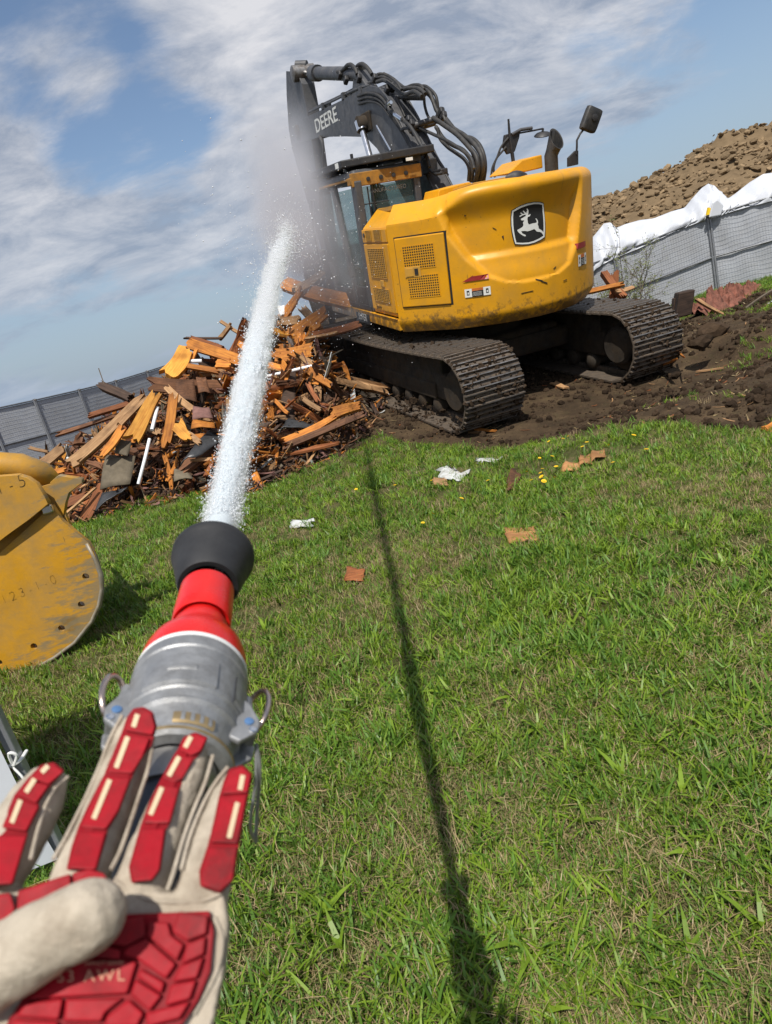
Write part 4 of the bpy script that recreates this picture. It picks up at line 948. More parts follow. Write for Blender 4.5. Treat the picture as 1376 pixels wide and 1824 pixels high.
    for yy in (.11, -.14): b = U(); b.prism([V3((x, yy, z)) for x, z in ap], (0, .03, 0)); b.build('side_plate', 'boom_grey', ar, bevel=.006)
    b = U(); r_ = ap+[ap[0]]; b.grid([[V3((x*.985+.1, -.115, z*.985+.06)) for x, z in r_], [V3((x*.985+.1, .115, z*.985+.06)) for x, z in r_]]); b.build('box_plate', 'boom_grey', ar)
    p = V3((3.3, 0, 4.80)); q = V3((7.0, 0, 5.53)); d = q-p
    b = U(); b.tube([p, p+d*.80], .115, 22); b.tube([p+d*.70, p+d*.79, p+d*.82], [.15, .15, .10], 22); b.tube([p-d*.015, p+d*.03], .13, 18); b.build('arm_cylinder', 'boom_grey', ar, smooth=40)
    b = U(); b.tube([p+d*.80, q], .055, 14); b.build('arm_rod', 'chrome', ar, smooth=40)
    b = U(); b.lathe((7.0, -.26, 5.53), (0, 1, 0), [(0, .12), (.02, .16), (.50, .16), (.52, .12)], 18); b.build('pivot_pin', 'worn_steel', ar, smooth=40)
    b = U(); b.tube([(6.95, -.1, 5.66), (7.1, .1, 5.70)], .09, 10); b.build('rod_boss', 'boom_grey', ar, smooth=40)
    b = U(); b.tube(curve([up_on(570, 243, 1, .2), up_on(575, 255, 1, .2), up_on(577, 272, 1, .2), up_on(576, 290, 1, .2), up_on(574, 312, 1, .2)], 6), .03, 8); b.build('arm_hose', 'rubber', ar, smooth=40)
    b = U(); b.prism([V3((2.75, -.10, 4.46)), V3((3.75, -.10, 4.52)), V3((3.42, -.10, 4.86)), V3((3.25, -.10, 4.86))], (0, .20, 0)); b.build('cylinder_bracket', 'boom_grey', bo, bevel=.02)
    # digging bucket, lowered behind the spray
    bk = empty('bucket'); bk.parent = EXC
    pf = [(6.7, 1.95), (7.35, 1.95), (7.75, 1.5), (7.85, .9), (7.5, .35), (6.9, .15), (6.2, .3)]
    for yy in (.62, -.65): b = U(); b.prism([V3((x, yy, z)) for x, z in pf], (0, .035, 0)); b.build('side_plate', 'frame_dirty', bk, bevel=.006)
    b = U(); b.grid([[V3((x, -.62, z)) for x, z in pf], [V3((x, .62, z)) for x, z in pf]]); b.build('shell', 'frame_dirty', bk)
    for k in range(5): b = U(); b.hexa([V3((6.25, -.58+.27*k, .24)), V3((6.25, -.48+.27*k, .24)), V3((6.25, -.48+.27*k, .36)), V3((6.25, -.58+.27*k, .36))], [V3((5.95, -.55+.27*k, .34)), V3((5.95, -.51+.27*k, .34)), V3((5.95, -.51+.27*k, .38)), V3((5.95, -.55+.27*k, .38))]); b.build('tooth', 'worn_steel', bk)
    # hoses looping from the deck to the boom
    def H(pts, y=-.30, r=.026, m='rubber', n=6, name='hydraulic_hose'):
        P = [up_on(p[0], p[1], 1, p[2] if len(p) > 2 else y) for p in pts]; b = U(); b.tube(curve(P, n), r, 9); return b.build(name, m, bo, smooth=45)
    H([(846, 326), (852, 300), (848, 278), (836, 262), (815, 240), (790, 222), (772, 210)], -.20, .034); H([(853, 326), (860, 300), (857, 276), (846, 258), (826, 240), (812, 232), (796, 216)], -.28, .034)
    H([(861, 322), (864, 298), (861, 275), (852, 256), (838, 246), (820, 244), (806, 226), (795, 212)], -.36, .034); H([(840, 324), (842, 302), (838, 284), (826, 268), (806, 258), (790, 246), (777, 226)], -.16, .03)
    H([(835, 322), (836, 300), (828, 284), (812, 272), (798, 262), (784, 246), (780, 228)], -.12, .026); H([(850, 318), (846, 286), (838, 262), (830, 244), (812, 230), (798, 222), (790, 206)], -.33, .024)
    H([(845, 300), (838, 280), (815, 262), (795, 250), (765, 236), (735, 222), (722, 212), (710, 206)], -.05, .024)
    H([(783, 206), (776, 192), (771, 178), (766, 166), (757, 160), (745, 163)], -.33, .030); H([(781, 198), (779, 180), (775, 168), (764, 157), (755, 153), (742, 156)], -.40, .024); H([(764, 210), (760, 200), (757, 188), (756, 177)], -.28, .022)
    H([(795, 212), (786, 204), (778, 196), (774, 184), (768, 172), (760, 165)], -.38, .034)
    H([(756, 160), (748, 152), (735, 152), (722, 156), (712, 150), (700, 140), (688, 134), (676, 132), (664, 138)], -.20, .026); H([(758, 168), (746, 158), (730, 157), (716, 160), (706, 152), (694, 141), (680, 138), (668, 142)], -.05, .030)
    H([(752, 172), (738, 163), (722, 168), (708, 160), (696, 150), (684, 143), (672, 146)], .06, .030); H([(716, 160), (708, 148), (696, 137), (684, 131)], .12, .022)
    H([(756, 172), (730, 172), (700, 176)], .0, .024, n=3); H([(756, 176), (726, 176), (696, 178)], -.1, .024, n=3); H([(754, 168), (728, 168), (712, 168)], -.2, .022, n=3)
    H([(602, 128), (608, 128), (614, 122), (620, 116), (627, 116), (634, 124), (637, 132)], .10, .034, n=5); H([(632, 126), (637, 118), (644, 114), (651, 117), (658, 125), (663, 133)], .04, .034, n=5)
    # cross manifold and fittings
    b = U()
    P = lambda px, py, y: up_on(px, py, 1, y)
    b.tube([P(730, 226, .1), P(782, 210, -.35)], .045, 10); b.tube([P(728, 234, .1), P(775, 219, -.35)], .04, 10); b.build('manifold_bar', 'boom_grey', bo, smooth=40)
    b = U()
    for px, py, y in ((728, 215, .2), (733, 222, .2), (790, 207, -.35), (786, 200, -.35), (780, 211, -.33), (692, 188, .25), (668, 140, .05), (700, 156, .0), (690, 160, .1), (640, 140, .12), (617, 143, .14), (606, 134, .14)):
        b.box(P(px, py, y), (.13, .08, .10), Euler((.3, .6, .2)).to_matrix())
    b.build('hose_fitting', 'black', bo, bevel=.02)
    for px, py, px2, py2, y in ((693, 186, 697, 182, .31), (703, 203, 716, 212, .31), (749, 255, 755, 264, .05), (754, 279, 763, 281, .05), (794, 223, 799, 228, -.3), (779, 200, 787, 206, -.38), (764, 286, 766, 292, .03)):
        b = U(); b.tube([P(px, py, y), P(px2, py2, y)], .026, 8); b.build('bright_fitting', 'chrome', bo, smooth=40)
    H([(690, 186), (694, 196), (703, 202), (714, 212), (728, 222), (738, 236), (748, 254), (756, 268), (762, 284), (766, 298)], .27, .026)
    H([(715, 232), (724, 228), (735, 232), (745, 245), (752, 262)], .2, .024); H([(765, 268), (775, 278), (786, 292), (798, 312)], -.2, .02); H([(763, 296), (768, 306), (778, 310), (790, 308)], .2, .02); H([(706, 172), (714, 188), (722, 208)], .05, .018)
    b = U(); b.box(P(766, 296, .12), (.22, .16, .2)); b.box(P(752, 268, .1), (.10, .1, .16)); b.box(P(786, 306, .05), (.25, .12, .08)); b.build('swivel_block', 'black', bo, bevel=.02)
make_boom()

# ------------------------------------------------------------------ demolition pile
def frame_from(d, nrm):
    x = d.normalized(); y = nrm.cross(x); y = y.normalized() if y.length > 1e-5 else x.orthogonal().normalized(); z = x.cross(y)
    return Matrix((x, y, z)).transposed()
GRP = 'broken boards heaped in the demolition pile'
def hand_board(p, q, W, T, m, label, name='broken_board', cat='board', grp=GRP, nrm=(0, -.75, .65), jag=.12, bow=.015, seed=None):
    p, q = V3(p), V3(q); d = q-p
    me = plank_mesh(d.length, W, T, max(jag, .10)+.06, bow, seed if seed is not None else int(abs(p.x*97+q.z*31)*100), 8, m)
    o = bpy.data.objects.new(name, me); C.objects.link(o); F_ = frame_from(d, V3(nrm)); o.matrix_world = Matrix.LocRotScale((p+q)/2, F_.to_quaternion(), None)
    return tag(o, label, cat, grp)
def make_pile():
    # core of rubble under the boards
    xs = np.linspace(-7.5, 6, 150); ys = np.linspace(7.8, 16, 90); Xg, Yg = np.meshgrid(xs, ys)
    H_ = pile_h(Xg, Yg); Z = H_*.80+ground_h(Xg, Yg)*(1-np.clip(H_, 0, 1)*.0)-.12+(.22*fbm(Xg*1.8, Yg*1.8, 4)+.12*np.abs(fbm(Xg*5, Yg*5, 2)))*np.clip(H_*2, 0, 1)
    b = MB(); b.grid([[V3((Xg[i, j], Yg[i, j], Z[i, j])) for j in range(len(xs))] for i in range(len(ys))])
    mat('rubble', (.055, .036, .025), .95, var=.5, vscale=5, dirt=((.13, .07, .04), .6, 7), bump=1, bscale=18, spec=.15)
    tag(b.build('rubble_heap', 'rubble', None, smooth=60), 'dark crushed rubble filling the demolition pile', 'rubble', None, 'stuff')
    def surf(x, y): return float(pile_h(x, y))*.84+float(ground_h(x, y))
    def nrm(x, y):
        e = .12; return V3((-(surf(x+e, y)-surf(x-e, y))/(2*e), -(surf(x, y+e)-surf(x, y-e))/(2*e), 1)).normalized()
    pool = {}
    mats = [('wood_orange', 6), ('wood_rust', 7), ('wood_tan', 4), ('wood_brown', 7), ('wood_dark', 3), ('wood_bright', 1)]
    for k, (m, wt) in enumerate(mats): pool[m] = [plank_mesh(1, .055*f, .022*(1.7 if i % 2 else 1), .3, .03+.02*(i % 3), k*10+i, 8, m) for i, f in enumerate((.6, .9, 1.3, 1.9, 2.8, 4.2, 1.0))]
    lab = {'wood_orange': 'orange splintered board', 'wood_rust': 'rust brown broken board', 'wood_tan': 'pale tan split board', 'wood_brown': 'weathered brown board', 'wood_dark': 'blackened board', 'wood_bright': 'fresh yellow splintered board'}
    bag = [m for m, wt in mats for _ in range(wt)]; cnt = 0; tries = 0
    while cnt < 296 and tries < 12000:
        tries += 1
        x = random.uniform(-5.4, 1.2); y = random.uniform(7.7, 13.0); h = float(pile_h(x, y))
        if h < .06 or random.random() > .35+.5*min(1, h): continue
        if y > np.interp(x, [-5, -1, 1, 4], [10.8, 11.3, 12.8, 14])+.5: continue
        n = nrm(x, y); m = random.choice(bag); L_ = random.uniform(.4, 1.15)*(1.5 if random.random() < .3 else 1)
        a = random.gauss(0, .75) if random.random() < .65 else random.uniform(0, math.pi)
        d = V3((math.cos(a), math.sin(a)*.8, 0)); d = (d-n*d.dot(n)).normalized(); d = (d+n*random.gauss(.08, .36)).normalized()
        nn = (n+V3((random.gauss(0, .45), random.gauss(0, .45), random.gauss(0, .2)))).normalized()
        o = bpy.data.objects.new('broken_board', random.choice(pool[m])); C.objects.link(o)
        o.matrix_world = Matrix.LocRotScale(V3((x, y, surf(x, y)+random.uniform(-.05, .14))), frame_from(d, nn).to_quaternion(), V3((L_, L_*random.uniform(.6, 1.5), L_*random.uniform(.6, 1.6))))
        zone = 'at the fence end of the pile' if x < -4.4 else 'at the bucket end of the pile' if x < -3.6 else ('beside the track end' if x > -.1 else ('near the crest of the pile' if h > 1.15 else ('below the yellow planks' if x < -2.1 else ('by the water jet' if x < -.9 else 'behind the dark red panel'))))
        ln = 'long' if L_ > 1.1 else ('short' if L_ < .65 else 'middling')
        fr = (y-np.interp(x, PFX, PFY)); zone += ', low down' if fr < .7 else (', halfway up' if fr < 1.6 else ', high up')
        tag(o, ln+' '+lab[m]+' '+zone, 'board', GRP); cnt += 1
    # small splinters, chips, torn sheets: too many to count
    for m, n, nm in (('wood_orange', 700, 'orange wood splinters scattered over the pile'), ('wood_brown', 900, 'brown wood chips scattered over the pile'), ('wood_tan', 1000, 'pale wood slivers scattered over the pile'), ('shingle_red', 500, 'reddish shingle scraps scattered over the pile'), ('wood_dark', 1100, 'dark scraps scattered over the pile'), ('shingle', 420, 'grey roofing scraps scattered over the pile'), ('paper', 90, 'pale plaster and card bits scattered over the pile')):
        V = [plank_mesh(1, .10+.05*i, .03, .35, .06, 300+i, 4, m) for i in range(4)]
        x = rng.uniform(-5.6, 1.0, n*3); y = rng.uniform(7.6, 13, n*3); h = pile_h(x, y)+.10*(np.abs(y-np.interp(x, PFX, PFY)) < .35); k = h > .05; x = x[k][:n]; y = y[k][:n]; nn = len(x)
        z = pile_h(x, y)*.84+ground_h(x, y)+rng.uniform(-.02, .10, nn)
        L_ = rng.uniform(.12, .80, nn)*(.35+.65*np.clip(pile_h(x, y), 0, 1)); sc = np.stack([L_, L_**.6*rng.uniform(.2, .75, nn), L_**.6*rng.uniform(.25, .7, nn)], 1)
        scatter('wood_splinters' if 'wood' in m else 'building_scraps', np.stack([x, y, z], 1), np.stack([rng.normal(.4, .7, nn), rng.normal(0, .6, nn), rng.uniform(0, 6.3, nn)], 1), sc, rng.integers(0, 4, nn), V, label=nm)
    hb = hand_board
    Y = lambda px, py, y: at_y(px, py, y)
    hb(Y(232, 785, 9.0), Y(282, 700, 9.5), .21, .07, 'wood_bright', 'thick bright yellow plank leaning at the front of the pile', jag=.10, nrm=(.2, -.9, .4))
    hb(Y(300, 672, 10.2), Y(335, 622, 10.6), .27, .09, 'wood_bright', 'short thick yellow beam end jutting near the pile crest', jag=.08, nrm=(.2, -.9, .4))
    hb(Y(125, 830, 9.1), Y(262, 705, 9.9), .17, .05, 'wood_tan', 'long pale brown plank sloping down the pile front', jag=.05, nrm=(.2, -.8, .5))
    hb(Y(140, 825, 9.0), Y(215, 755, 9.3), .05, .04, 'wood_tan', 'thin pale batten beside the long pale plank', jag=.02)
    hb(Y(262, 684, 10.0), Y(440, 692, 10.4), .20, .06, 'wood_brown', 'long dark brown beam lying across the pile middle', jag=.04, nrm=(0, -.9, .3))
    hb(Y(178, 685, 10.6), Y(236, 712, 10.2), .12, .10, 'wood_dark', 'dark square beam poking out toward the far fence', jag=.04)
    hb(Y(158, 742, 10.2), Y(238, 716, 10.2), .08, .05, 'wood_rust', 'reddish batten sticking out over the fence sheet', jag=.05)
    hb(Y(100, 775, 10.3), Y(215, 738, 10.2), .06, .04, 'wood_brown', 'long thin brown lath reaching toward the fence', jag=.03)
    hb(Y(52, 797, 10.2), Y(92, 807, 10.0), .05, .03, 'wood_tan', 'pale pointed splinter board sticking out by the fence post', jag=.4)
    hb(Y(335, 610, 10.9), Y(440, 648, 10.6), .16, .08, 'wood_orange', 'heavy orange beam near the top behind the water', jag=.05, nrm=(0, -.9, .4))
    hb(Y(338, 604, 11.0), Y(400, 622, 10.9), .12, .06, 'wood_rust', 'rust coloured beam resting on the top orange beam', jag=.08)
    hb(Y(327, 602, 11.2), Y(396, 603, 11.2), .03, .03, 'wood_dark', 'thin straight rod lying level on the pile crest', jag=.01)
    hb(Y(391, 604, 11.3), Y(413, 578, 11.2), .08, .04, 'wood_tan', 'tan slat rising above the pile crest', jag=.1)
    hb(Y(392, 572, 11.3), Y(426, 593, 11.2), .05, .03, 'wood_tan', 'thin tan slat tipping off the pile crest', jag=.05)
    hb(Y(341, 645, 10.5), Y(351, 622, 10.6), .05, .03, 'wood_orange', 'small upright orange slat under the top beam', jag=.05)
    hb(Y(325, 650, 10.4), Y(392, 663, 10.3), .08, .05, 'wood_orange', 'sunlit orange batten in the pile hollow', jag=.08)
    hb(Y(384, 649, 10.2), Y(412, 650, 10.2), .14, .05, 'wood_orange', 'stubby orange block end in the pile hollow', jag=.05)
    hb(Y(294, 800, 8.9), Y(312, 700, 9.4), .12, .04, 'wood_orange', 'upright ochre board with nail holes near the white pipe', jag=.12, nrm=(.1, -.95, .2))
    hb(Y(312, 755, 9.1), Y(342, 785, 8.9), .20, .04, 'wood_bright', 'broad yellow split board with notched edge', jag=.25, nrm=(.1, -.9, .5))
    hb(Y(330, 772, 9.0), Y(360, 790, 8.9), .10, .04, 'wood_tan', 'tan board beside the notched yellow board', jag=.15)
    hb(Y(296, 690, 9.6), Y(345, 732, 9.3), .09, .05, 'wood_tan', 'tan lath slanting down from the long dark beam', jag=.08)
    hb(Y(180, 815, 8.9), Y(222, 760, 9.2), .12, .03, 'wood_orange', 'orange shard tucked under the long pale plank', jag=.3)
    hb(Y(145, 935, 8.7), Y(186, 862, 8.9), .15, .03, 'wood_rust', 'rusty curled board lying down onto the grass', jag=.25, nrm=(.3, -.5, .8))
    hb(Y(114, 918, 8.6), Y(172, 868, 8.8), .03, .03, 'wood_tan', 'thin pale stick beside the rusty curled board', jag=.02)
    hb(Y(100, 905, 8.8), Y(158, 880, 8.9), .16, .03, 'wood_rust', 'wide brown board low at the bucket end of the pile', jag=.2)
    hb(Y(62, 835, 9.4), Y(115, 798, 9.5), .16, .04, 'wood_tan', 'tan board end lying over the pile edge above the bucket', jag=.15)
    hb(Y(70, 850, 9.2), Y(120, 835, 9.2), .09, .03, 'wood_orange', 'light orange strip at the pile edge above the bucket', jag=.2)
    hb(Y(366, 850, 8.6), Y(378, 825, 8.8), .05, .03, 'wood_rust', 'short rusty stake standing in the rubble', jag=.1)
    hb(Y(452, 838, 8.6), Y(508, 808, 8.8), .05, .04, 'wood_orange', 'orange stick on the soil right of the water jet'.replace('right of', 'beside'), jag=.05)
    hb(Y(505, 505, 12.3), Y(640, 545, 11.7), .24, .10, 'wood_orange', 'great orange beam raised under the spray beside the cab', jag=.08, nrm=(.1, -.9, .4))
    hb(Y(525, 522, 12.0), Y(578, 488, 12.3), .20, .10, 'wood_tan', 'tan log end tipped up against the cab', jag=.1)
    hb(Y(538, 548, 11.6), Y(572, 588, 11.0), .13, .05, 'wood_tan', 'tan slat crossing below the great orange beam', jag=.1)
    hb(Y(512, 602, 10.9), Y(556, 572, 11.2), .10, .04, 'wood_tan', 'tan slat forming a vee with its neighbour', jag=.1)
    hb(Y(495, 572, 11.2), Y(536, 572, 11.1), .16, .05, 'wood_tan', 'sunlit tan block behind the water', jag=.08)
    hb(Y(488, 634, 10.3), Y(560, 625, 10.3), .20, .05, 'wood_orange', 'broad ochre board butting against the track', jag=.04, nrm=(0, -.9, .4))
    hb(Y(540, 605, 10.6), Y(642, 577, 10.9), .14, .04, 'wood_rust', 'long reddish board running under the yellow sill', jag=.1)
    hb(Y(543, 604, 10.4), Y(604, 592, 10.5), .04, .03, 'wood_tan', 'thin pale strip on the reddish board', jag=.05)
    hb(Y(468, 650, 10.2), Y(510, 656, 10.1), .12, .04, 'wood_orange', 'orange board end beside the white pipe in the spray', jag=.1)
    hb(Y(545, 655, 10.0), Y(592, 690, 9.7), .12, .04, 'wood_orange', 'orange split board slanting down to the track front', jag=.2)
    hb(Y(535, 652, 10.1), Y(570, 665, 9.9), .14, .03, 'wood_tan', 'cream board end next to the track front', jag=.15)
    hb(Y(492, 735, 9.4), Y(516, 662, 9.9), .05, .04, 'wood_orange', 'straight orange batten along the dark panel edge', jag=.02)
    hb(Y(488, 712, 9.3), Y(514, 738, 9.2), .05, .04, 'wood_orange', 'short orange batten crossing in front of the dark panel', jag=.03)
    hb(Y(548, 682, 9.6), Y(568, 718, 9.3), .06, .03, 'wood_rust', 'rusty splinter leaning beyond the dark panel', jag=.2)
    hb(Y(540, 710, 9.4), Y(572, 732, 9.2), .07, .03, 'wood_tan', 'pale splinter low beyond the dark panel', jag=.15)
    hb(Y(590, 738, 9.1), Y(644, 722, 9.0), .22, .04, 'wood_orange', 'broad orange plank on the ground beside the track', jag=.08, nrm=(0, -.6, .8))
    hb(Y(505, 790, 8.7), Y(600, 742, 8.9), .12, .04, 'wood_orange', 'long orange board lying along the pile foot', jag=.1)
    hb(Y(500, 798, 8.6), Y(650, 738, 8.8), .09, .04, 'wood_brown', 'long brown board edging the soil at the pile foot', jag=.05)
    hb(Y(462, 790, 8.9), Y(495, 772, 9.0), .09, .04, 'wood_orange', 'jagged orange offcut beside the water jet', jag=.25)
    for k, (a, b_, W, m, lb) in enumerate((((676, 764), (712, 770), .07, 'wood_orange', 'orange shard on the soil just behind the near track'), ((700, 756), (738, 766), .05, 'wood_rust', 'rusty sliver beside the orange shard at the near track'), ((818, 768), (862, 770), .06, 'wood_tan', 'tan sliver on the soil below the near track heel'), ((846, 764), (884, 768), .05, 'wood_orange', 'orange sliver touching the grass below the near track heel'), ((655, 742), (690, 756), .05, 'wood_tan', 'pale sliver between the pile foot and the near track'), ((612, 772), (660, 752), .06, 'wood_brown', 'brown lath lying across the soil at the pile foot'), ((560, 812), (604, 800), .07, 'wood_orange', 'orange board on the soil nearest the jet shadow'), ((520, 828), (560, 815), .05, 'wood_rust', 'rusty lath lying where soil meets grass'), ((590, 790), (630, 780), .04, 'wood_tan', 'thin tan lath on the dark soil of the pile foot'))):
        hb(on_ground(*a), on_ground(*b_), W, .02, m, lb, nrm=(.1, -.2, 1), jag=.25)
    # sheets and pipes
    def sheet(c4, m, name, label, cat, th=.012, wob=.03, grp=None):
        a, b_, c_, d = [V3(p) for p in c4]; n = (b_-a).cross(d-a).normalized(); rows = []
        for i in range(7):
            r_ = []
            for j in range(7): s, t = j/6, i/6; r_.append((a.lerp(b_, s)).lerp(d.lerp(c_, s), t)+n*(wob*math.sin(3.1*s+2*t)+random.uniform(-.15, .15)*wob))
            rows.append(r_)
        q = MB(); q.grid(rows); o = q.build(name, m, None, smooth=50, recalc=False); sd = o.modifiers.new('thick', 'SOLIDIFY'); sd.thickness = th
        return tag(o, label, cat, grp)
    sheet([Y(178, 872, 8.8), Y(232, 862, 8.8), Y(240, 810, 9.1), Y(190, 812, 9.1)], 'shingle', 'roof_sheet', 'large grey brown roofing felt piece at the pile front', 'roofing')
    sheet([Y(205, 808, 9.1), Y(228, 812, 9.0), Y(232, 785, 9.2), Y(212, 782, 9.2)], 'shingle', 'roof_sheet', 'rounded grey felt scrap behind the yellow plank foot', 'roofing')
    sheet([Y(310, 858, 8.6), Y(345, 852, 8.6), Y(330, 832, 8.8), Y(312, 838, 8.8)], 'shingle', 'roof_sheet', 'small grey felt scrap on the grass edge of the pile', 'roofing')
    sheet([Y(343, 748, 9.1), Y(380, 745, 9.1), Y(372, 722, 9.3), Y(345, 726, 9.3)], 'shingle_red', 'roof_shingle', 'purplish shingle plate in the middle of the pile', 'shingle')
    sheet([Y(340, 764, 9.0), Y(384, 762, 9.0), Y(380, 746, 9.15), Y(345, 750, 9.1)], 'wood_orange', 'roof_shingle', 'rust orange shingle plate under the purplish one', 'shingle')
    sheet([Y(312, 712, 9.7), Y(352, 716, 9.7), Y(345, 672, 10.1), Y(314, 678, 10.1)], 'wood_brown', 'roof_sheet', 'dark brown bent panel below the long beam', 'panel')
    sheet([Y(354, 700, 9.8), Y(376, 700, 9.8), Y(366, 668, 10.1), Y(350, 674, 10.1)], 'wood_brown', 'roof_sheet', 'second dark bent panel next to the water', 'panel')
    sheet([Y(492, 752, 9.2), Y(526, 750, 9.2), Y(527, 660, 9.9), Y(512, 664, 9.9)], 'wood_dark', 'plywood_sheet', 'tall dark red panel standing behind the water', 'panel', wob=.01)
    sheet([Y(320, 830, 8.7), Y(350, 815, 8.7), Y(400, 765, 9.1), Y(378, 770, 9.2)], 'tar_sheet', 'tar_sheet', 'shiny black membrane strip sloping to the water jet', 'membrane', wob=.06)
    sheet([Y(495, 778, 8.9), Y(520, 762, 8.9), Y(575, 748, 9.0), Y(520, 752, 9.1)], 'tar_sheet', 'tar_sheet', 'crumpled dark plastic film at the pile foot', 'film', wob=.07)
    sheet([Y(168, 915, 8.6), Y(205, 882, 8.7), Y(225, 865, 8.8), Y(185, 880, 8.8)], 'tar_sheet', 'tar_sheet', 'flat dark felt strip on the grass edge', 'membrane')
    sheet([Y(500, 565, 11.3), Y(508, 560, 11.3), Y(506, 541, 11.4), Y(495, 547, 11.4)], 'white', 'card_sheet', 'small white card standing up in the spray', 'card')
    for pts, r_, label in (([Y(247, 862, 8.7), Y(258, 820, 8.8), Y(267, 782, 9.0)], .022, 'lower length of white plastic pipe in the pile'), ([Y(271, 766, 9.1), Y(281, 726, 9.4)], .024, 'upper length of white plastic pipe in the pile'), ([Y(398, 684, 10.1), Y(430, 680, 10.1), Y(500, 665, 10.0), Y(556, 652, 10.0)], .024, 'white plastic pipe lying behind the water jet'), ([Y(328, 644, 10.5), Y(360, 643, 10.5)], .03, 'short grey white pipe in the pile hollow')):
        b = MB(); b.tube(curve(pts, 4), r_, 12); tag(b.build('plastic_pipe', 'plastic_white', None, smooth=40), label, 'pipe', 'plastic pipes in the pile')
    b = MB(); b.tube([Y(188, 690, 10.5), Y(176, 656, 10.6)], .008, 6); tag(b.build('thin_rod', 'twig', None), 'thin bent rod standing up from the dark square beam', 'rod')
make_pile()

# ------------------------------------------------------------------ fences
def fence_panel(a, b_, h, label, group, post=True, wires=18, wob=.02, mid=.5, za=0.0, zb=0.0, n=(0, -1, 0), top_a=None, top_b=None):
    """panel between two ground points; the sheet hangs behind the wire"""
    a, b_ = V3(a), V3(b_); root = empty('fence_panel', (a+b_)/2, label, 'fence panel', group); off = -(a+b_)/2
    up = V3((0, 0, 1)); L_ = (b_-a).length; nn = V3(n)
    P = lambda s, t: a.lerp(b_, s)+up*(h*t)+off
    rows = []
    for i in range(15):
        r_ = []
        for j in range(25):
            s, t = j/24, i/14; r_.append(P(s, t*.985)-nn*(.02+wob*(1+math.sin(9*s+5*t+a.x)*.6+math.sin(21*s-7*t+a.x*3)*.4+float(fbm(np.array(s*5+a.x), np.array(t*3+a.y), 3))*1.5)))
        rows.append(r_)
    m = MB(); m.grid(rows); m.build('privacy_sheet', 'sheet_grey', root, smooth=60, recalc=False)
    m = MB()
    for i in range(wires+1): t = .02+.96*i/wires; m.tube([P(0, t)+nn*.008, P(1, t)+nn*.008], .0022, 4)
    nv = int(L_/.055)
    for j in range(nv+1): m.tube([P(j/nv, 0.02)+nn*.004, P(j/nv, .985)+nn*.004], .0011, 3, False)
    tag(m.build('wire_mesh', 'wire', root), kind='stuff')
    for t in (1.0, mid, .015): m = MB(); m.tube([P(0, t)+nn*.012, P(1, t)+nn*.012], .019, 8); m.build('rail', 'wire', root, smooth=40)
    for s in (.012, .988): m = MB(); m.tube([P(s, -.08)+nn*.02, P(s, 1.02)+nn*.02], .024, 10); m.build('post', 'galv', root, smooth=40)
    m = MB(); m.box(P(.012, 1.0)+nn*.02, (.09, .06, .05)); m.build('clamp', 'worn_steel', root, bevel=.008)
    return root
# far fence to the left, running away behind the pile
L0 = V3((-10.0, 14.2, 0)); fl = []
for k, (px, py, yy) in enumerate(((-110, 745, 16.2), (-22, 731, 16.9), (62, 713, 17.8), (141, 695, 19.0), (206, 679, 20.3), (262, 662, 21.6), (330, 640, 23.2))):
    p = at_y(px, py, yy); fl.append(p)
for k in range(len(fl)-1):
    a, b_ = fl[k], fl[k+1]; za = a.z-1.76; zb = b_.z-1.76
    fence_panel((a.x, a.y, za), (b_.x, b_.y, zb), 1.76, ['grey sheeted fence panel hidden by the bucket', 'grey sheeted fence panel just above the yellow bucket', 'grey sheeted fence panel with white scuffs', 'grey sheeted fence panel behind the reddish batten', 'pale fence panel glimpsed behind the yellow beam end', 'pale fence panel hidden behind the pile crest'][k], 'sheeted fence panels beyond the pile', wob=.003)
fr = [at_y(1440, 330, 15.0), at_y(1262, 385, 15.9), at_y(1095, 455, 17.0), at_y(940, 512, 18.2)]
for k in range(3):
    a, b_ = fr[k], fr[k+1]
    fence_panel((a.x, a.y, a.z-1.78), (b_.x, b_.y, b_.z-1.78), 1.78, ['silver sheeted fence panel with long slanting creases', 'silver sheeted fence panel behind the thin shrub', 'silver sheeted fence panel hidden behind the excavator tail'][k], 'sheeted fence panels before the spoil heap', wob=(.016 if k == 0 else .006))
# near fence panel at the side of the hose
def near_fence():
    root = empty('fence_panel', (-1.4, 2.05, 0), 'near fence post with white sheet tied on beside the glove', 'fence panel')
    hgt = 1.86
    # post passing the frame edge
    p0 = at_y(25, 1338, 2.05); x = p0.x
    m = MB(); m.box((x+1.4, 0, hgt/2), (.034, .034, hgt)); m.build('post', 'galv', root, bevel=.005)
    rows = []
    for i in range(16):
        r_ = []
        for j in range(20): s, t = j/19, i/15; r_.append(V3((x+1.4-.002-s*1.7, -.03-.02*math.sin(8*s+3*t)-.012*math.sin(23*s+9*t), .06+t*(hgt-.1))))
        rows.append(r_)
    m = MB(); m.grid(rows); m.build('white_sheet', 'sheet_white', root, smooth=60, recalc=False)
    tz = at_y(24, 1362, 2.02).z
    m = MB(); X_ = x+1.4
    m.tube(curve([(X_-.09, -.05, tz+.015), (X_-.02, -.035, tz), (X_+.024, -.03, tz+.008), (X_+.026, .02, tz+.01)], 4), .006, 6); m.tube(curve([(X_-.0, -.034, tz), (X_+.012, -.045, tz+.05), (X_+.03, -.04, tz+.035), (X_+.005, -.036, tz)], 4), .005, 6); m.tube(curve([(X_-.005, -.034, tz), (X_+.02, -.045, tz-.05), (X_+.005, -.04, tz-.09)], 4), .004, 6); m.build('tie', 'white', root, smooth=50)
    m = MB(); m.box((x+.55, .0, hgt), (1.74, .03, .03)); m.build('rail', 'galv', root)
near_fence()
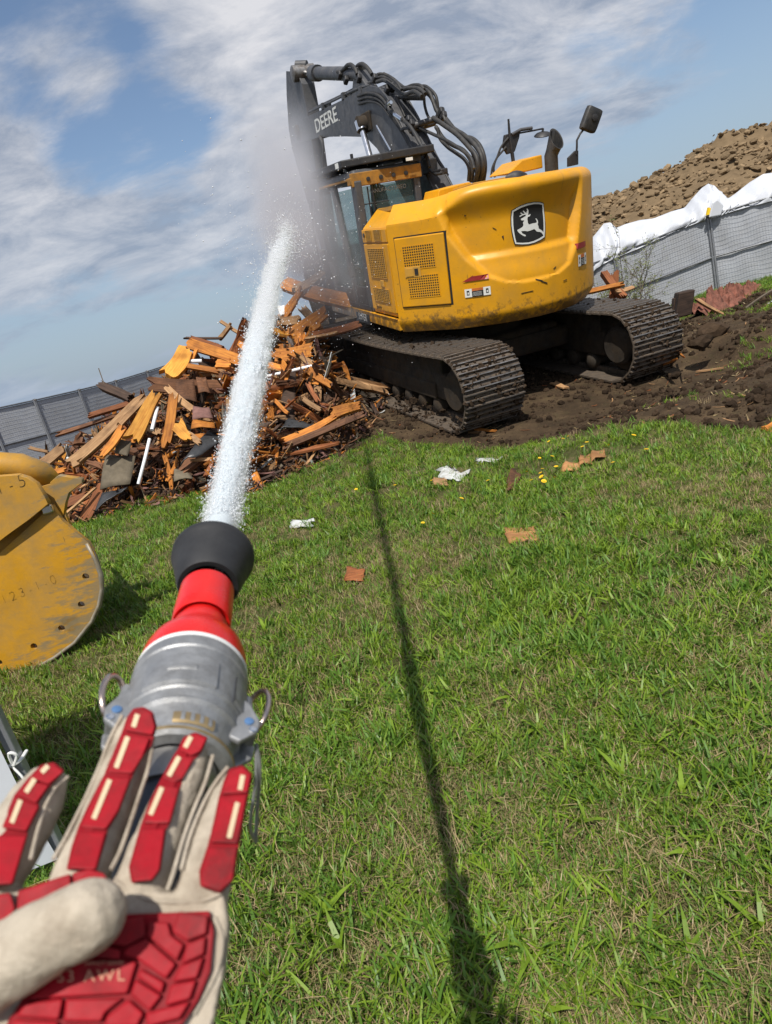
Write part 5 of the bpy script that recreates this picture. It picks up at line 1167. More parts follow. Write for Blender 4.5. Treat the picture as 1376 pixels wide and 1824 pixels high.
# white sheet thrown over the fence top and heaped behind it
def tarp():
    topl = [(1045, 436), (1060, 418), (1076, 398), (1088, 396), (1098, 406), (1115, 399), (1140, 392), (1165, 389), (1195, 377), (1220, 370), (1232, 355), (1250, 335), (1262, 327), (1274, 331), (1290, 350), (1298, 353), (1310, 345), (1335, 325), (1360, 310), (1385, 306), (1420, 296)]
    botl = [(1045, 500), (1060, 478), (1076, 468), (1088, 462), (1098, 457), (1115, 450), (1140, 440), (1165, 428), (1195, 415), (1220, 404), (1232, 399), (1250, 392), (1262, 388), (1274, 386), (1290, 380), (1298, 377), (1310, 373), (1335, 366), (1360, 360), (1385, 353), (1420, 342)]
    N_ = 110; rows = [[] for _ in range(16)]
    def ip(tab, u):
        k = min(len(tab)-2, int(u*(len(tab)-1))); f = u*(len(tab)-1)-k; return (tab[k][0]+(tab[k+1][0]-tab[k][0])*f, tab[k][1]+(tab[k+1][1]-tab[k][1])*f)
    for j in range(N_+1):
        u = j/N_; t = ip(topl, u); b_ = ip(botl, u); yf = np.interp(b_[0], [940, 1095, 1262, 1440], [18.2, 17.0, 15.9, 15.0])
        pb = at_y(b_[0], b_[1]+2, yf-.03); pt = at_y(t[0], t[1], yf+.55)
        hang = pb+V3((0, 0, -.12))
        for i in range(16):
            s = i/15; fold = abs(math.sin(u*34+3*s))*.07-.05+abs(math.sin(u*83+5*s+2))*.04+float(fbm(np.array(u*30), np.array(s*4), 4))*.14
            if s < .8: q = s/.8; p = pb.lerp(pt, q)+V3((0, -.22*math.sin(math.pi*q), 0)); p = p+V3((0, fold*(1.0 if 0 < q < 1 else .3), 0))
            else: q = (s-.8)/.2; p = pt+V3((0, .5*q, -.7*q*q))
            rows[i].append(p)
    m = MB(); m.grid(rows); tag(m.build('white_tarp', 'sheet_white', None, smooth=70, recalc=False), 'white plastic sheet bunched along the fence top before the spoil heap', 'tarp')
    # flap with a dark hollow and a yellow strap end over the post
    c = [at_y(*p, 15.75) for p in ((1262, 388), (1283, 384), (1288, 366), (1276, 356), (1268, 362))]; m = MB(); m.prism(c, (0, -.05, .0)); tag(m.build('white_flap', 'sheet_white', None, bevel=.02), 'small folded white flap hanging over the fence post', 'tarp')
    m = MB(); m.prism([at_y(*p, 15.8) for p in ((1257, 384), (1266, 382), (1265, 372), (1260, 370))], (0, -.06, 0)); tag(m.build('strap_end', 'dandelion', None), 'yellow strap end on top of the fence post', 'strap')
tarp()

# ------------------------------------------------------------------ things near the far fence
def shrub():
    base = at_z(1118, 545, -.1); base.y = 15.2; base = V3((base.x*.0+at_y(1120, 535, 15.2).x, 15.2, -.15))
    root = empty('shrub', base, 'thin bare shrub with few pale leaves before the silver fence', 'shrub')
    st = MB(); lf = MB(); rr = random.Random(4)
    def branch(p, d, L_, r, dep):
        pts = [p]; q = p.copy(); dd = d.copy()
        for k in range(5): dd = (dd+V3((rr.gauss(0, .16), rr.gauss(0, .12), rr.gauss(.03, .1)))).normalized(); q = q+dd*L_/5; pts.append(q.copy())
        st.tube(pts, [r*(1-.7*k/5) for k in range(6)], 5)
        if dep < 3:
            for k in range(3+rr.randint(0, 2)):
                t = rr.randint(1, 5); nd = (dd+V3((rr.gauss(0, .7), rr.gauss(0, .5), rr.gauss(.1, .5)))).normalized(); branch(pts[t], nd, L_*rr.uniform(.4, .65), r*.55, dep+1)
        if dep >= 2:
            for t in pts[1:]:
                for _ in range(2):
                    if rr.random() < .34:
                        c = t+V3((rr.gauss(0, .03), rr.gauss(0, .03), rr.gauss(0, .03))); s = rr.uniform(.015, .035); a = V3((rr.gauss(0, 1), rr.gauss(0, 1), rr.gauss(0, 1))).normalized(); b_ = a.orthogonal().normalized()
                        lf.add([c-a*s, c+b_*s*.45, c+a*s, c-b_*s*.45], [(0, 1, 2, 3)])
    for k in range(8): branch(V3((rr.gauss(0, .15), rr.gauss(0, .08), 0)), V3((rr.gauss(0, .45), rr.gauss(0, .2), 1)).normalized(), rr.uniform(.8, 1.35), .014, 0)
    st.build('stem', 'twig', root); tag(lf.build('foliage', 'leaf_pale', root, recalc=False), kind='stuff')
shrub()
def side_things():
    Y = at_y
    b = MB(); q = [at_y(1204, 568, 12.6), at_y(1233, 560, 12.6), at_y(1239, 515, 12.6), at_y(1210, 522, 12.6)]; b.prism(q, (.08, .35, 0)); tag(b.build('burnt_block', 'wood_dark', None, bevel=.02), 'dark charred block standing upright beside the track end', 'block')
    b = MB(); q = [at_y(1198, 570, 12.8), at_y(1206, 568, 12.8), at_y(1208, 530, 12.8), at_y(1202, 532, 12.8)]; b.prism(q, (.05, .2, 0)); tag(b.build('old_stake', 'wood_dark', None), 'narrow dark stake leaning behind the charred block', 'stake')
    g = 'broken boards lying by the far track'
    hb = hand_board
    hb(Y(1074, 486, 13.4), Y(1112, 532, 13.0), .12, .12, 'wood_rust', 'brown beam leaning over the far track', grp=g); hb(Y(1090, 545, 13.2), Y(1097, 478, 13.3), .13, .06, 'wood_rust', 'upright rusty board behind the far track', grp=g, jag=.2)
    hb(Y(1045, 520, 13.0), Y(1112, 506, 13.1), .10, .05, 'wood_orange', 'orange board lying level behind the far track', grp=g); hb(Y(1096, 520, 13.0), Y(1130, 512, 13.2), .09, .03, 'wood_tan', 'tan shard beyond the upright rusty board', grp=g, jag=.3)
    hb(Y(1240, 533, 12.7), Y(1292, 563, 12.2), .06, .05, 'wood_tan', 'pale stick leaning on the pink insulation', grp=g, jag=.03)
    hb(Y(1345, 568, 11.6), Y(1385, 558, 11.8), .06, .03, 'wood_tan', 'pale lath lying on the bare soil by the frame edge'.replace(' by the frame edge', ' beyond the insulation'), grp=g)
    hb(on_ground(1240, 662), on_ground(1290, 655), .05, .02, 'wood_tan', 'thin pale stick lying alone on open soil', grp=g, jag=.1, nrm=(0, 0, 1)); hb(on_ground(1176, 652), on_ground(1205, 640), .06, .02, 'wood_orange', 'thin orange lath at the heel of the far track', grp=g, nrm=(0, 0, 1), jag=.1)
    hb(on_ground(985, 682), on_ground(1012, 692), .10, .02, 'wood_tan', 'pale chip board between the two tracks', grp=g, nrm=(0, 0, 1), jag=.2); hb(on_ground(1022, 662), on_ground(1092, 668), .14, .02, 'wood_tan', 'flat grey tan board at the inner side of the far track', grp=g, nrm=(0, 0, 1), jag=.1)
    hb(on_ground(1208, 625), on_ground(1220, 638), .03, .02, 'wood_orange', 'small orange stick at the far track heel', grp=g, nrm=(0, 0, 1))
    hb(on_ground(1363, 768), on_ground(1392, 758), .11, .03, 'wood_orange', 'orange wood chunk on the soil at the lawn edge', grp=g, nrm=(0, -.3, 1), jag=.2)
    # pink insulation
    rows = []
    c0 = at_y(1236, 575, 12.9); c1 = at_y(1345, 520, 14.2)
    for i in range(44):
        r_ = []
        for j in range(74):
            s, t = j/73, i/43; p = c0.lerp(c1, s); hgt = .26*math.sin(math.pi*min(1, t*1.0))**.7*math.sin(math.pi*(.08+.84*s))**.5
            r_.append(V3((p.x, p.y+(t-.5)*1.0, hgt*(1+1.5*float(fbm(np.array(s*13), np.array(t*7), 4))))))
        rows.append(r_)
    m = MB(); m.grid(rows); tag(m.build('insulation_heap', 'pink', None, smooth=50), 'torn pink insulation heap on grass near the silver fence', 'insulation')
    m = MB(); m.box(at_y(1333, 520, 13.9), (.22, .2, .12), Euler((.2, .3, .4)).to_matrix()); m.box(at_y(1318, 524, 13.8), (.12, .12, .14), Euler((.5, .3, .1)).to_matrix()); tag(m.build('rubble_stone', 'shingle_red', None, bevel=.03), 'brownish stone lump at the top of the pink insulation', 'stone')
    for k, pts in enumerate(([(1300, 572), (1330, 548), (1355, 530), (1390, 508)], [(1325, 565), (1350, 552), (1392, 528)], [(1350, 562), (1368, 548), (1396, 540)], [(1340, 575), (1362, 560), (1395, 548)])):
        b = MB(); b.tube(curve([Y(px, py, 12.0-.1*k) for px, py in pts], 4), .016 if k % 2 else .022, 6); tag(b.build('fallen_branch', 'galv' if k else 'twig', None), ['long dark fallen branch beside the insulation', 'pale wire like branch, topmost of the twigs', 'short pale fallen twig between two longer ones', 'lowest pale fallen twig near the soil'][k], 'branch', 'fallen branches beside the insulation')
    b = MB(); b.box((0, 0, 0), (.5, .35, .22)); 
    V = [rock_mesh(40+i, 'clod') for i in range(3)]
    for k, (px, py, s) in enumerate(((1262, 590, .22), (1250, 610, .16), (1205, 668, .07))):
        o = bpy.data.objects.new('soil_lump', V[k]); C.objects.link(o); p = at_z(px, py, .08); o.location = p; o.scale = (s*1.3, s, s*.7); tag(o, ['largest dark soil lump beyond the far track', 'middling soil lump below the largest one', 'small soil lump on the open churned ground'][k], 'soil lump', 'lumps of soil')
side_things()

# ------------------------------------------------------------------ litter on the lawn
def litter():
    def flat(c4, m, name, label, cat, lift=.022, curl=.018, grp=None):
        P = [at_z(px, py, 0) for px, py in c4]; P = [p+V3((0, 0, float(ground_h(p.x, p.y))+lift)) for p in P]; a, b_, c_, d = P; rows = []
        for i in range(7):
            r_ = []
            for j in range(9):
                s, t = j/8, i/6; e_ = .09 if m == 'paper' else .035; s += random.gauss(0, e_)*(i in (0, 6) or j in (0, 8)); t += random.gauss(0, e_)*(i in (0, 6) or j in (0, 8)); p = (a.lerp(b_, s)).lerp(d.lerp(c_, s), t); r_.append(p+V3((0, 0, curl*(.8*math.sin(3.2*s+t*2)+.5*math.sin(4*t+2.5*s))+(.03*t))))
            rows.append(r_)
        q = MB(); q.grid(rows); o = q.build(name, m, None, smooth=50, recalc=False); sd = o.modifiers.new('thick', 'SOLIDIFY'); sd.thickness = .008; return tag(o, label, cat, grp)
    flat([(906, 975), (960, 968), (955, 946), (899, 950)], 'card', 'wood_offcut', 'square tan offcut alone in the middle of the lawn', 'offcut', curl=.012)
    flat([(998, 843), (1030, 845), (1036, 828), (1010, 830)], 'card', 'wood_offcut', 'tan curled scrap nearest the dandelions', 'offcut'); flat([(1032, 832), (1056, 828), (1052, 813), (1036, 818)], 'card', 'wood_offcut', 'tan curled scrap between two other scraps', 'offcut'); flat([(1052, 822), (1080, 815), (1078, 806), (1056, 810)], 'card', 'wood_offcut', 'outermost tan scrap of three by the dandelions', 'offcut')
    flat([(900, 878), (915, 874), (930, 848), (914, 842)], 'wood_brown', 'wood_offcut', 'dark brown bark shard standing in the lawn', 'offcut'); flat([(615, 1038), (648, 1036), (652, 1022), (622, 1020)], 'wood_rust', 'wood_offcut', 'small brown chip beside the jet shadow', 'offcut', curl=.008)
    flat([(782, 858), (825, 862), (838, 848), (792, 838)], 'paper', 'paper_scrap', 'larger torn white paper scrap on the lawn', 'paper', curl=.02); flat([(848, 818), (876, 822), (888, 804), (850, 806)], 'paper', 'paper_scrap', 'smaller torn white paper scrap near the dirt', 'paper', curl=.018); flat([(522, 944), (556, 944), (556, 936), (524, 937)], 'paper', 'paper_scrap', 'flat white strip of litter near the nozzle rim', 'paper', curl=.008)
    flat([(772, 870), (800, 868), (796, 858), (775, 860)], 'wood_tan', 'wood_offcut', 'tan chip partly under the larger paper scrap', 'offcut', curl=.01)
    fl = MB(); 
    for k in range(16):
        a = k*2*math.pi/16; d = V3((math.cos(a), math.sin(a), .25)); s = V3((-d.y, d.x, 0))*.18; fl.add([d*.15-s*.3, d-s, d*1.05+V3((0, 0, .02)), d+s, d*.15+s*.3], [(0, 1, 2, 3, 4)])
    for k in range(10):
        a = k*2*math.pi/10+.2; d = V3((math.cos(a)*.6, math.sin(a)*.6, .38)); s = V3((-d.y, d.x, 0))*.25; fl.add([d*.1, d-s, d+s], [(0, 1, 2)])
    fme = fl.mesh('dandelion_bloom', 'dandelion', recalc=False); sm = MB(); sm.tube([(0, 0, 0), (.004, .002, .04), (0, 0, .08)], .0022, 5); sme = sm.mesh('dandelion_stem', 'stem_green')
    # bloom radius about 2.2 cm
    big = [(1012, 776), (1004, 786), (1046, 790), (1038, 796), (1152, 802), (978, 786), (1086, 798), (938, 838), (967, 838), (966, 854), (964, 846), (970, 862), (992, 836), (988, 848), (1130, 780), (770, 858), (822, 886), (736, 908), (773, 920), (754, 933), (706, 872), (636, 876), (1092, 822), (948, 860), (870, 858), (985, 818), (962, 818)]
    for px, py in big:
        p = at_z(px, py, .05); g = float(ground_h(p.x, p.y)); hs = random.uniform(.6, 1.1)
        root = empty('dandelion', (p.x, p.y, g), 'yellow dandelion blooming in the lawn', 'dandelion', 'dandelions in the lawn')
        o = bpy.data.objects.new('bloom', fme); C.objects.link(o); o.parent = root; o.location = (0, 0, .08*hs+.004); s = random.uniform(.013, .020); o.scale = (s, s, s); o.rotation_euler = (random.gauss(.25, .2), random.gauss(0, .2), random.random()*6)
        o = bpy.data.objects.new('stem', sme); C.objects.link(o); o.parent = root; o.scale = (1, 1, hs)
litter()

# ------------------------------------------------------------------ spare bucket on the lawn
def spare_bucket():
    y0 = 4.06
    B_ = lambda px, py: at_y(px, py, y0)
    base = B_(60, 1150); base.z = 0
    root = empty('spare_bucket', (base.x, y0, 0), 'scratched yellow excavator bucket resting on the lawn', 'bucket')
    o = V3((base.x, y0, 0))
    def loc(px, py): p = B_(px, py)-o; return (p.x, p.z)
    low = [(-230, 1010), (-120, 1000), (0, 986), (45, 945), (95, 899), (104, 912), (112, 925), (135, 945), (160, 965), (173, 992), (182, 1022), (183, 1048), (178, 1076), (165, 1104), (135, 1142), (100, 1168), (60, 1190), (0, 1206), (-90, 1215), (-200, 1200)]
    holes = []
    for hx, hy in ((155, 1025), (147, 1075), (112, 1117), (63, 1149), (1, 1178), (-70, 1190)):
        cx, cz = loc(hx, hy); holes.append([(cx+.021*math.cos(a), cz+.021*math.sin(a)) for a in [2*math.pi*k/16 for k in range(16)]])
    def put(me, name, m, yoff, par=root):
        for v in me.vertices: v.co = (v.co.x, yoff-v.co.z, v.co.y)
        me.materials.clear(); me.materials.append(MATS[m]); q = bpy.data.objects.new(name, me); C.objects.link(q); q.parent = par; return q
    sp = put(flat_mesh([[loc(*p) for p in low]]+holes, .018), 'side_plate', 'bucket_yellow', 0)
    upl = [(-230, 850), (-60, 846), (0, 845), (40, 842), (58, 847), (74, 858), (88, 880), (94, 892), (60, 920), (25, 945), (0, 964), (-230, 985)]
    put(flat_mesh([[loc(*p) for p in upl]], .02, .003), 'hinge_plate', 'bucket_yellow', -.05)
    # worn cutting rim standing proud of the plate edge
    bk = V3((-.50, 1, 0))                                   # the barrel runs back this way
    rim = [B_(px, py)-o for px, py in ((158, 966), (172, 992), (182, 1022), (184, 1048), (179, 1077), (166, 1106), (136, 1144), (100, 1171), (60, 1193), (0, 1209), (-90, 1218), (-200, 1203))]
    m = MB(); m.grid([[p+V3((0, -.024, 0)) for p in rim], [p+V3((.008, .0, -.006)) for p in rim], [p+bk*.05 for p in rim]]); ri = m.build('cutting_rim', 'worn_rim', root, smooth=50, recalc=False); sd = ri.modifiers.new('thick', 'SOLIDIFY'); sd.thickness = .018
    sh = [B_(px, py)-o for px, py in ((40, 850), (62, 872), (84, 890), (100, 912), (112, 932), (140, 956), (166, 990), (178, 1026), (178, 1050), (162, 1102), (100, 1162), (0, 1198), (-200, 1194))]
    m = MB(); m.grid([[p+bk*q for p in sh] for q in (.02, .4, .8, 1.1)]); s_ = m.build('shell', 'bucket_yellow', root, smooth=50, recalc=False); sd = s_.modifiers.new('thick', 'SOLIDIFY'); sd.thickness = .025
    m = MB(); m.tube([B_(-160, 838)-o+V3((0, .25, 0)), B_(0, 848)-o+V3((0, .28, 0)), B_(34, 864)-o+V3((0, .34, 0)), B_(48, 882)-o+V3((0, .40, 0))], [.085, .085, .075, .05], 18); m.build('hinge_tube', 'bucket_yellow', root, smooth=40)
    fk = [(86, 862), (100, 850), (140, 856), (142, 862), (118, 880), (112, 898), (108, 922), (98, 905), (92, 884)]
    put(flat_mesh([[loc(*p) for p in fk]], .02, .003), 'hook_plate', 'bucket_yellow', .06)
    m = MB(); p = B_(88, 905)-o; m.box(p+V3((0, -.025, 0)), (.065, .03, .05)); m.build('bolt_block', 'chrome', root, bevel=.008)
    m = MB(); m.box(B_(40, 940)-o+V3((-.35, .06, -.05)), (1.2, .03, .5)); m.build('inner_web', 'bucket_yellow', root)
    # chalked marks
    def mark(body, px, py, sz, yo, rot=0.0):
        c = B_(px, py)-o
        q = text_mesh(body, sz, 'paint_marks', 'decal_black', root, lambda u, v, w_: V3((c.x+u*math.cos(rot)-v*math.sin(rot), yo-w_, c.z+u*math.sin(rot)+v*math.cos(rot))), .0008, shear=.15, spacing=1.4, boldoff=-.004)
    mark('-1-5', 20, 862, .11, -.075, .05); mark('1123-1-0', 45, 1052, .085, -.021, .12)
spare_bucket()

# ------------------------------------------------------------------ nozzle, hose, water
ND = V3((-.017, 1, .205)).normalized(); NT = V3((-.1957, .725, 1.3026))        # axis and tip
def nz(f): return NT+ND*((f-.725)/ND.y)
def nozzle():
    root = empty('fire_nozzle', nz(.515), 'red hose nozzle with black bumper and aluminium cam coupling', 'nozzle')
    o = -nz(.515)
    KF = lambda f: .42+(f-.42)*(.725-.42)/.38 if f > .42 else f
    KR = lambda f: np.interp(f, [.42, .54, .60, .64, .72, .80], [.97, 1.03, 1.05, .84, .82, .88])
    def L(name, m, prof, par=root, seg=56):
        b = MB(); b.lathe(V3((0, 0, 0)), ND, [((KF(f)-.515)/ND.y, r*KR(f)) for f, r in prof], seg, caps=False); return b.build(name, m, par, smooth=32)
    L('rubber_bumper', 'nozzle_black', [(.722, .030), (.721, .0365), (.725, .0382), (.735, .0400), (.76, .0445), (.785, .0488), (.788, .0504), (.797, .0506), (.800, .0490), (.799, .044), (.79, .040), (.775, .034), (.775, .0)])
    L('shaping_sleeve', 'nozzle_red', [(.645, .027), (.6405, .0310), (.643, .0322), (.66, .0328), (.71, .0322)])
    L('nozzle_body', 'nozzle_red', [(.655, .026), (.640, .0262), (.632, .0285), (.622, .0275), (.612, .0285), (.600, .033), (.588, .0385), (.575, .0415), (.560, .0428), (.550, .0432)])
    L('seal_ring', 'white', [(.552, .0425), (.551, .0440), (.546, .0440), (.545, .042)])
    cp = L('cam_coupling', 'alu', [(.5485, .030), (.547, .0435), (.542, .0448), (.53, .0452), (.528, .0440), (.516, .0440), (.513, .0455), (.472, .0455), (.470, .0440), (.462, .0436), (.461, .042)])
    L('coupling_ring', 'alu', [(.4635, .036), (.462, .0435), (.458, .0442), (.455, .0415), (.448, .0400), (.430, .0395), (.428, .0415), (.424, .0418), (.421, .039), (.42, .031)])
    L('shank_band', 'brass', [(.4285, .0402), (.427, .0424), (.4245, .0424), (.423, .0402)])
    # casting panels on the coupling
    side = (cR-ND*cR.dot(ND)).normalized(); upv = side.cross(ND).normalized(); q_ = R(-14); side = (side*math.cos(q_)+upv*math.sin(q_)).normalized(); upv = side.cross(ND).normalized()
    def Pc(f, ang, r): return o+nz(KF(f))+(side*math.cos(ang)+upv*math.sin(ang))*r
    def pad(f0, f1, a0, a1, r0, r1, name, m, par):
        b = MB(); n = 8; lo = [[Pc(f, a0+(a1-a0)*k/n, r) for k in range(n+1)] for f, r in ((f0, r0), (f0+.002, r1), (f1-.002, r1), (f1, r0))]; b.grid(lo); return b.build(name, m, par, smooth=35)
    pad(.474, .511, 1.15, 2.35, .0450, .0474, 'cast_panel', 'alu', cp); pad(.474, .511, .35, .75, .0450, .0474, 'cast_panel', 'alu', cp); pad(.49, .498, 1.5, 1.95, .0472, .0482, 'raised_letters', 'alu', cp)
    pad(.433, .446, 1.0, 1.75, .0392, .0408, 'stamped_label', 'brass', root)
    for k in range(4): pad(.4345, .4445, 1.07+.16*k, 1.14+.16*k, .0408, .0414, 'stamp_mark', 'alu', root)
    # ears, cam arms with pull rings
    for sg in (-1, 1):
        sv = side*sg
        ear = MB(); c0 = o+nz(.462)+sv*.041+upv*.006
        for dz in (-.016, .010):
            poly = [c0+ND*(.026)+sv*-.006, c0+ND*.014+sv*.006, c0-ND*.004+sv*.0145, c0-ND*.015+sv*.013, c0-ND*.026+sv*.0, c0-ND*.022-sv*.008]
            ear.prism([p+upv*dz for p in poly], upv*.005)
        e = ear.build('coupling_ear', 'alu', cp, bevel=.0015)
        arm = MB(); arm.hexa([c0+ND*.034+sv*.002-upv*.006, c0+ND*.034+sv*.008-upv*.006, c0-ND*.010+sv*.013-upv*.006, c0-ND*.010+sv*.004-upv*.006], [c0+ND*.034+sv*.002+upv*.006, c0+ND*.034+sv*.008+upv*.006, c0-ND*.010+sv*.013+upv*.006, c0-ND*.010+sv*.004+upv*.006]); arm.build('cam_arm', 'alu', root, bevel=.002)
        ring = MB(); pts = []; cc = c0+ND*.020+sv*.0125+upv*.002
        for k in range(29):
            a = 2*math.pi*k/28; pts.append(cc+ND*(.021*math.cos(a))+(sv*.55+upv*.83).normalized()*(.0145*math.sin(a)))
        ring.tube(pts, .0024, 8); ring.build('pull_ring', 'copper_ring', root, smooth=50)
        pin = MB(); pin.lathe(c0-ND*.006+sv*.006+upv*.012, upv, [(0, .0036), (.004, .0036), (.0045, .0026)], 12); pin.build('ear_pin', 'blue_dot', e, smooth=40)
        pin = MB(); pin.lathe(c0-ND*.014+sv*.009+upv*.012, upv, [(0, .0022), (.004, .003), (.0045, .002)], 10); pin.build('ear_rivet', 'chrome', e, smooth=40)
        if sg > 0:
            q = c0-ND*.012+sv*.014; lan = MB(); lan.tube(curve([q, q-ND*.008+sv*.006-upv*.02, q-ND*.012+sv*.010-upv*.055, q-ND*.016+sv*.014-upv*.085], 6), .0016, 6); lan.tube(curve([q, q-ND*.012+sv*.004-upv*.025, q-ND*.022+sv*.006-upv*.06, q-ND*.016+sv*.014-upv*.085], 6), .0014, 6); lan.build('safety_wire', 'alu', root, smooth=40)
nozzle()
def hose():
    b = MB(); p = [nz(.435), nz(.41), nz(.37), nz(.32)+V3((-.004, 0, -.012)), V3((-.195, .22, 1.13)), V3((-.21, .05, 1.0)), V3((-.26, -.15, .75)), V3((-.3, -.35, .40)), V3((-.25, -.7, .10)), V3((.1, -1.3, .03)), V3((.8, -2.2, .03))]
    b.tube(curve(p, 6), .0265, 20); tag(b.build('fire_hose', 'hose', None, smooth=50), 'dark blue hose held under the gloved fingers', 'hose')
    b = MB(); b.tube([nz(.418), nz(.395)], .030, 24); tag(b.build('hose_clamp', 'steel', None, smooth=40), 'steel clamp band on the hose behind the coupling', 'clamp')
hose()
def water():
    WD = V3((-.007, 1, .193)).normalized(); W0 = nz(.705)
    def wr(f): return .0225+.0120*(f-.70)          # spread of the jet
    sd = WD.cross(V3((0, 0, 1))).normalized(); uv = sd.cross(WD)
    def cone(name, k, f1, amp, m, par, taper, N_=340, S_=40, ph=0.0):
        b = MB(); rows = []
        for i in range(N_+1):
            f = .705+(f1-.705)*(i/N_)**1.3; c = W0+WD*((f-.705)/WD.y)+V3((0, 0, -.012*max(0, f-3)**1.6)); rad = wr(f)*k*(1-taper*max(0, (f-1.6)/(f1-1.6))**1.2)
            r_ = []
            for q in range(S_):
                a = 2*math.pi*q/S_; nz_ = float(fbm(np.array(f*22/(1+.35*f)+ph), np.array(3+2.2*math.cos(a)+5*math.sin(a)), 3))+.8*float(fbm(np.array(f*80/(1+.5*f)+ph), np.array(9+6*math.cos(a)+11*math.sin(a)), 2))
                g = min(1, (f-.705)*1.6); r_.append(c+(sd*math.cos(a)+uv*math.sin(a))*rad*(1+amp*nz_*g))
            rows.append(r_+[r_[0]])
        b.grid(rows); b.f += [tuple(range(S_))[::-1], tuple(N_*(S_+1)+q for q in range(S_))]
        o = b.build(name, m, par, smooth=80); return o
    def fog(name, dens):
        m = bpy.data.materials.new(name); m.use_nodes = True; nt = m.node_tree; nt.nodes.clear(); out = nt.nodes.new('ShaderNodeOutputMaterial'); pv = nt.nodes.new('ShaderNodeVolumePrincipled')
        pv.inputs['Color'].default_value = (.97, .98, .99, 1); pv.inputs['Density'].default_value = dens; pv.inputs['Anisotropy'].default_value = 0; nt.links.new(pv.outputs[0], out.inputs['Volume']); m.cycles.homogeneous_volume = True; MATS[name] = m
    fog('jet_fog', 20); fog('jet_fog_thin', 4.5)
    jet = cone('water_jet', .66, 2.5, .30, 'water', None, .97); tag(jet, 'white water jet shooting from the nozzle toward the excavator cab', 'water jet')
    cone('spray_sheath', .90, 4.3, .34, 'jet_fog', jet, .96, 260, 28, 5.0); cone('spray_veil', 1.0, 7.0, .5, 'jet_fog_thin', jet, .80, 220, 24, 11.0)
    # droplets shed along the jet and sparkling at its far end
    bm = bmesh.new(); bmesh.ops.create_icosphere(bm, subdivisions=1, radius=1); me = bpy.data.meshes.new('drop'); bm.to_mesh(me); bm.free(); me.materials.append(MATS['droplet']); me.polygons.foreach_set('use_smooth', [True]*len(me.polygons))
    n1, n2 = 24000, 6000; n = n1+n2
    f = np.concatenate([.80+5.1*rng.random(n1)**1.55, rng.uniform(4.6, 9.5, n2)]); a = rng.uniform(0, 6.283, n)
    rr_ = wr(f)*np.abs(rng.normal(.84, .20, n)); rr_ = np.where(f > 2.0, wr(f)*np.abs(rng.normal(0, 1, n))*np.clip(.58-.05*(f-2), .40, .6), rr_); rr_ = np.where(np.arange(n) >= n1, wr(f)*np.abs(rng.normal(0, 1, n))*np.where(rng.random(n) < .7, .55, 1.5), rr_)
    c = np.array(W0)[None]+np.array(WD)[None]*((f-.705)/WD.y)[:, None]
    p = c+np.array(sd)[None]*(rr_*np.cos(a))[:, None]+np.array(uv)[None]*(rr_*np.sin(a))[:, None]; p[:, 2] -= .012*np.clip(np.minimum(f, 6)-3, 0, 9)**1.6
    s = (.0001+.00052*np.minimum(f, 5.5))*rng.uniform(.45, 1.5, n)
    d1 = (p, s)
    m = 2600; cen = [(V3((-.28, 8.6, 2.55)), (.30, 1.2, .35)), (V3((-.1, 10.2, 2.9)), (.55, 1.0, .6)), (V3((-.5, 9.2, 2.2)), (.28, 1.2, .5)), (V3((.3, 10.2, 2.3)), (.5, .6, .7))]
    ps = []
    for c_, sg in cen: ps.append(np.array(c_)[None]+rng.normal(0, 1, (m//4, 3))*np.array(sg)[None])
    p2 = np.concatenate(ps); s2 = .0022+.0062*rng.random(len(p2))**4
    P = np.concatenate([d1[0], p2]); Sx = np.concatenate([d1[1], s2]); k = P[:, 2] > .15; P = P[k]; Sx = Sx[k]
    q = np.tile(np.array(WD.to_track_quat('X', 'Z').to_euler())[None], (len(P), 1)); scl = np.stack([Sx*rng.uniform(1.2, 3.2, len(P)), Sx, Sx], 1)
    scatter('water_droplets', P, q, scl, np.zeros(len(P)), [me], label='water droplets flying off the jet in front of the cab')
    # mist where the jet breaks up against the machine
    b = MB(); b.box((-.3, 10.0, 3.1), (4.6, 6.0, 5.0)); o = b.build('spray_mist', None, None)
    mt = bpy.data.materials.new('mist'); mt.use_nodes = True; nt = mt.node_tree; N = nt.nodes; L = nt.links; N.clear(); out = N.new('ShaderNodeOutputMaterial'); pv = N.new('ShaderNodeVolumePrincipled'); pv.inputs['Color'].default_value = (.84, .84, .88, 1); pv.inputs['Anisotropy'].default_value = .25
    geo = N.new('ShaderNodeNewGeometry'); tot = None
    for c_, rad, amt in (((-.12, 10.7, 3.15), (.66, 1.7, 1.15), 1.5), ((-.22, 9.2, 2.7), (.40, 1.9, .5), .60), ((-.05, 11.8, 4.3), (.75, 1.4, .75), .55), ((.15, 10.7, 2.3), (.8, 1.0, 1.0), .55), ((-.40, 10.8, 3.0), (.7, 1.5, .9), .18)):
        sb = N.new('ShaderNodeVectorMath'); sb.operation = 'SUBTRACT'; L.new(geo.outputs['Position'], sb.inputs[0]); sb.inputs[1].default_value = c_
        dv = N.new('ShaderNodeVectorMath'); dv.operation = 'DIVIDE'; L.new(sb.outputs[0], dv.inputs[0]); dv.inputs[1].default_value = rad
        ln = N.new('ShaderNodeVectorMath'); ln.operation = 'LENGTH'; L.new(dv.outputs[0], ln.inputs[0])
        mr = N.new('ShaderNodeMapRange'); mr.interpolation_type = 'SMOOTHERSTEP'; mr.inputs[1].default_value = 1.25; mr.inputs[2].default_value = 0; mr.inputs[3].default_value = 0; mr.inputs[4].default_value = amt; L.new(ln.outputs['Value'], mr.inputs[0])
        if tot is None: tot = mr.outputs[0]
        else:
            ad = N.new('ShaderNodeMath'); ad.operation = 'ADD'; L.new(tot, ad.inputs[0]); L.new(mr.outputs[0], ad.inputs[1]); tot = ad.outputs[0]
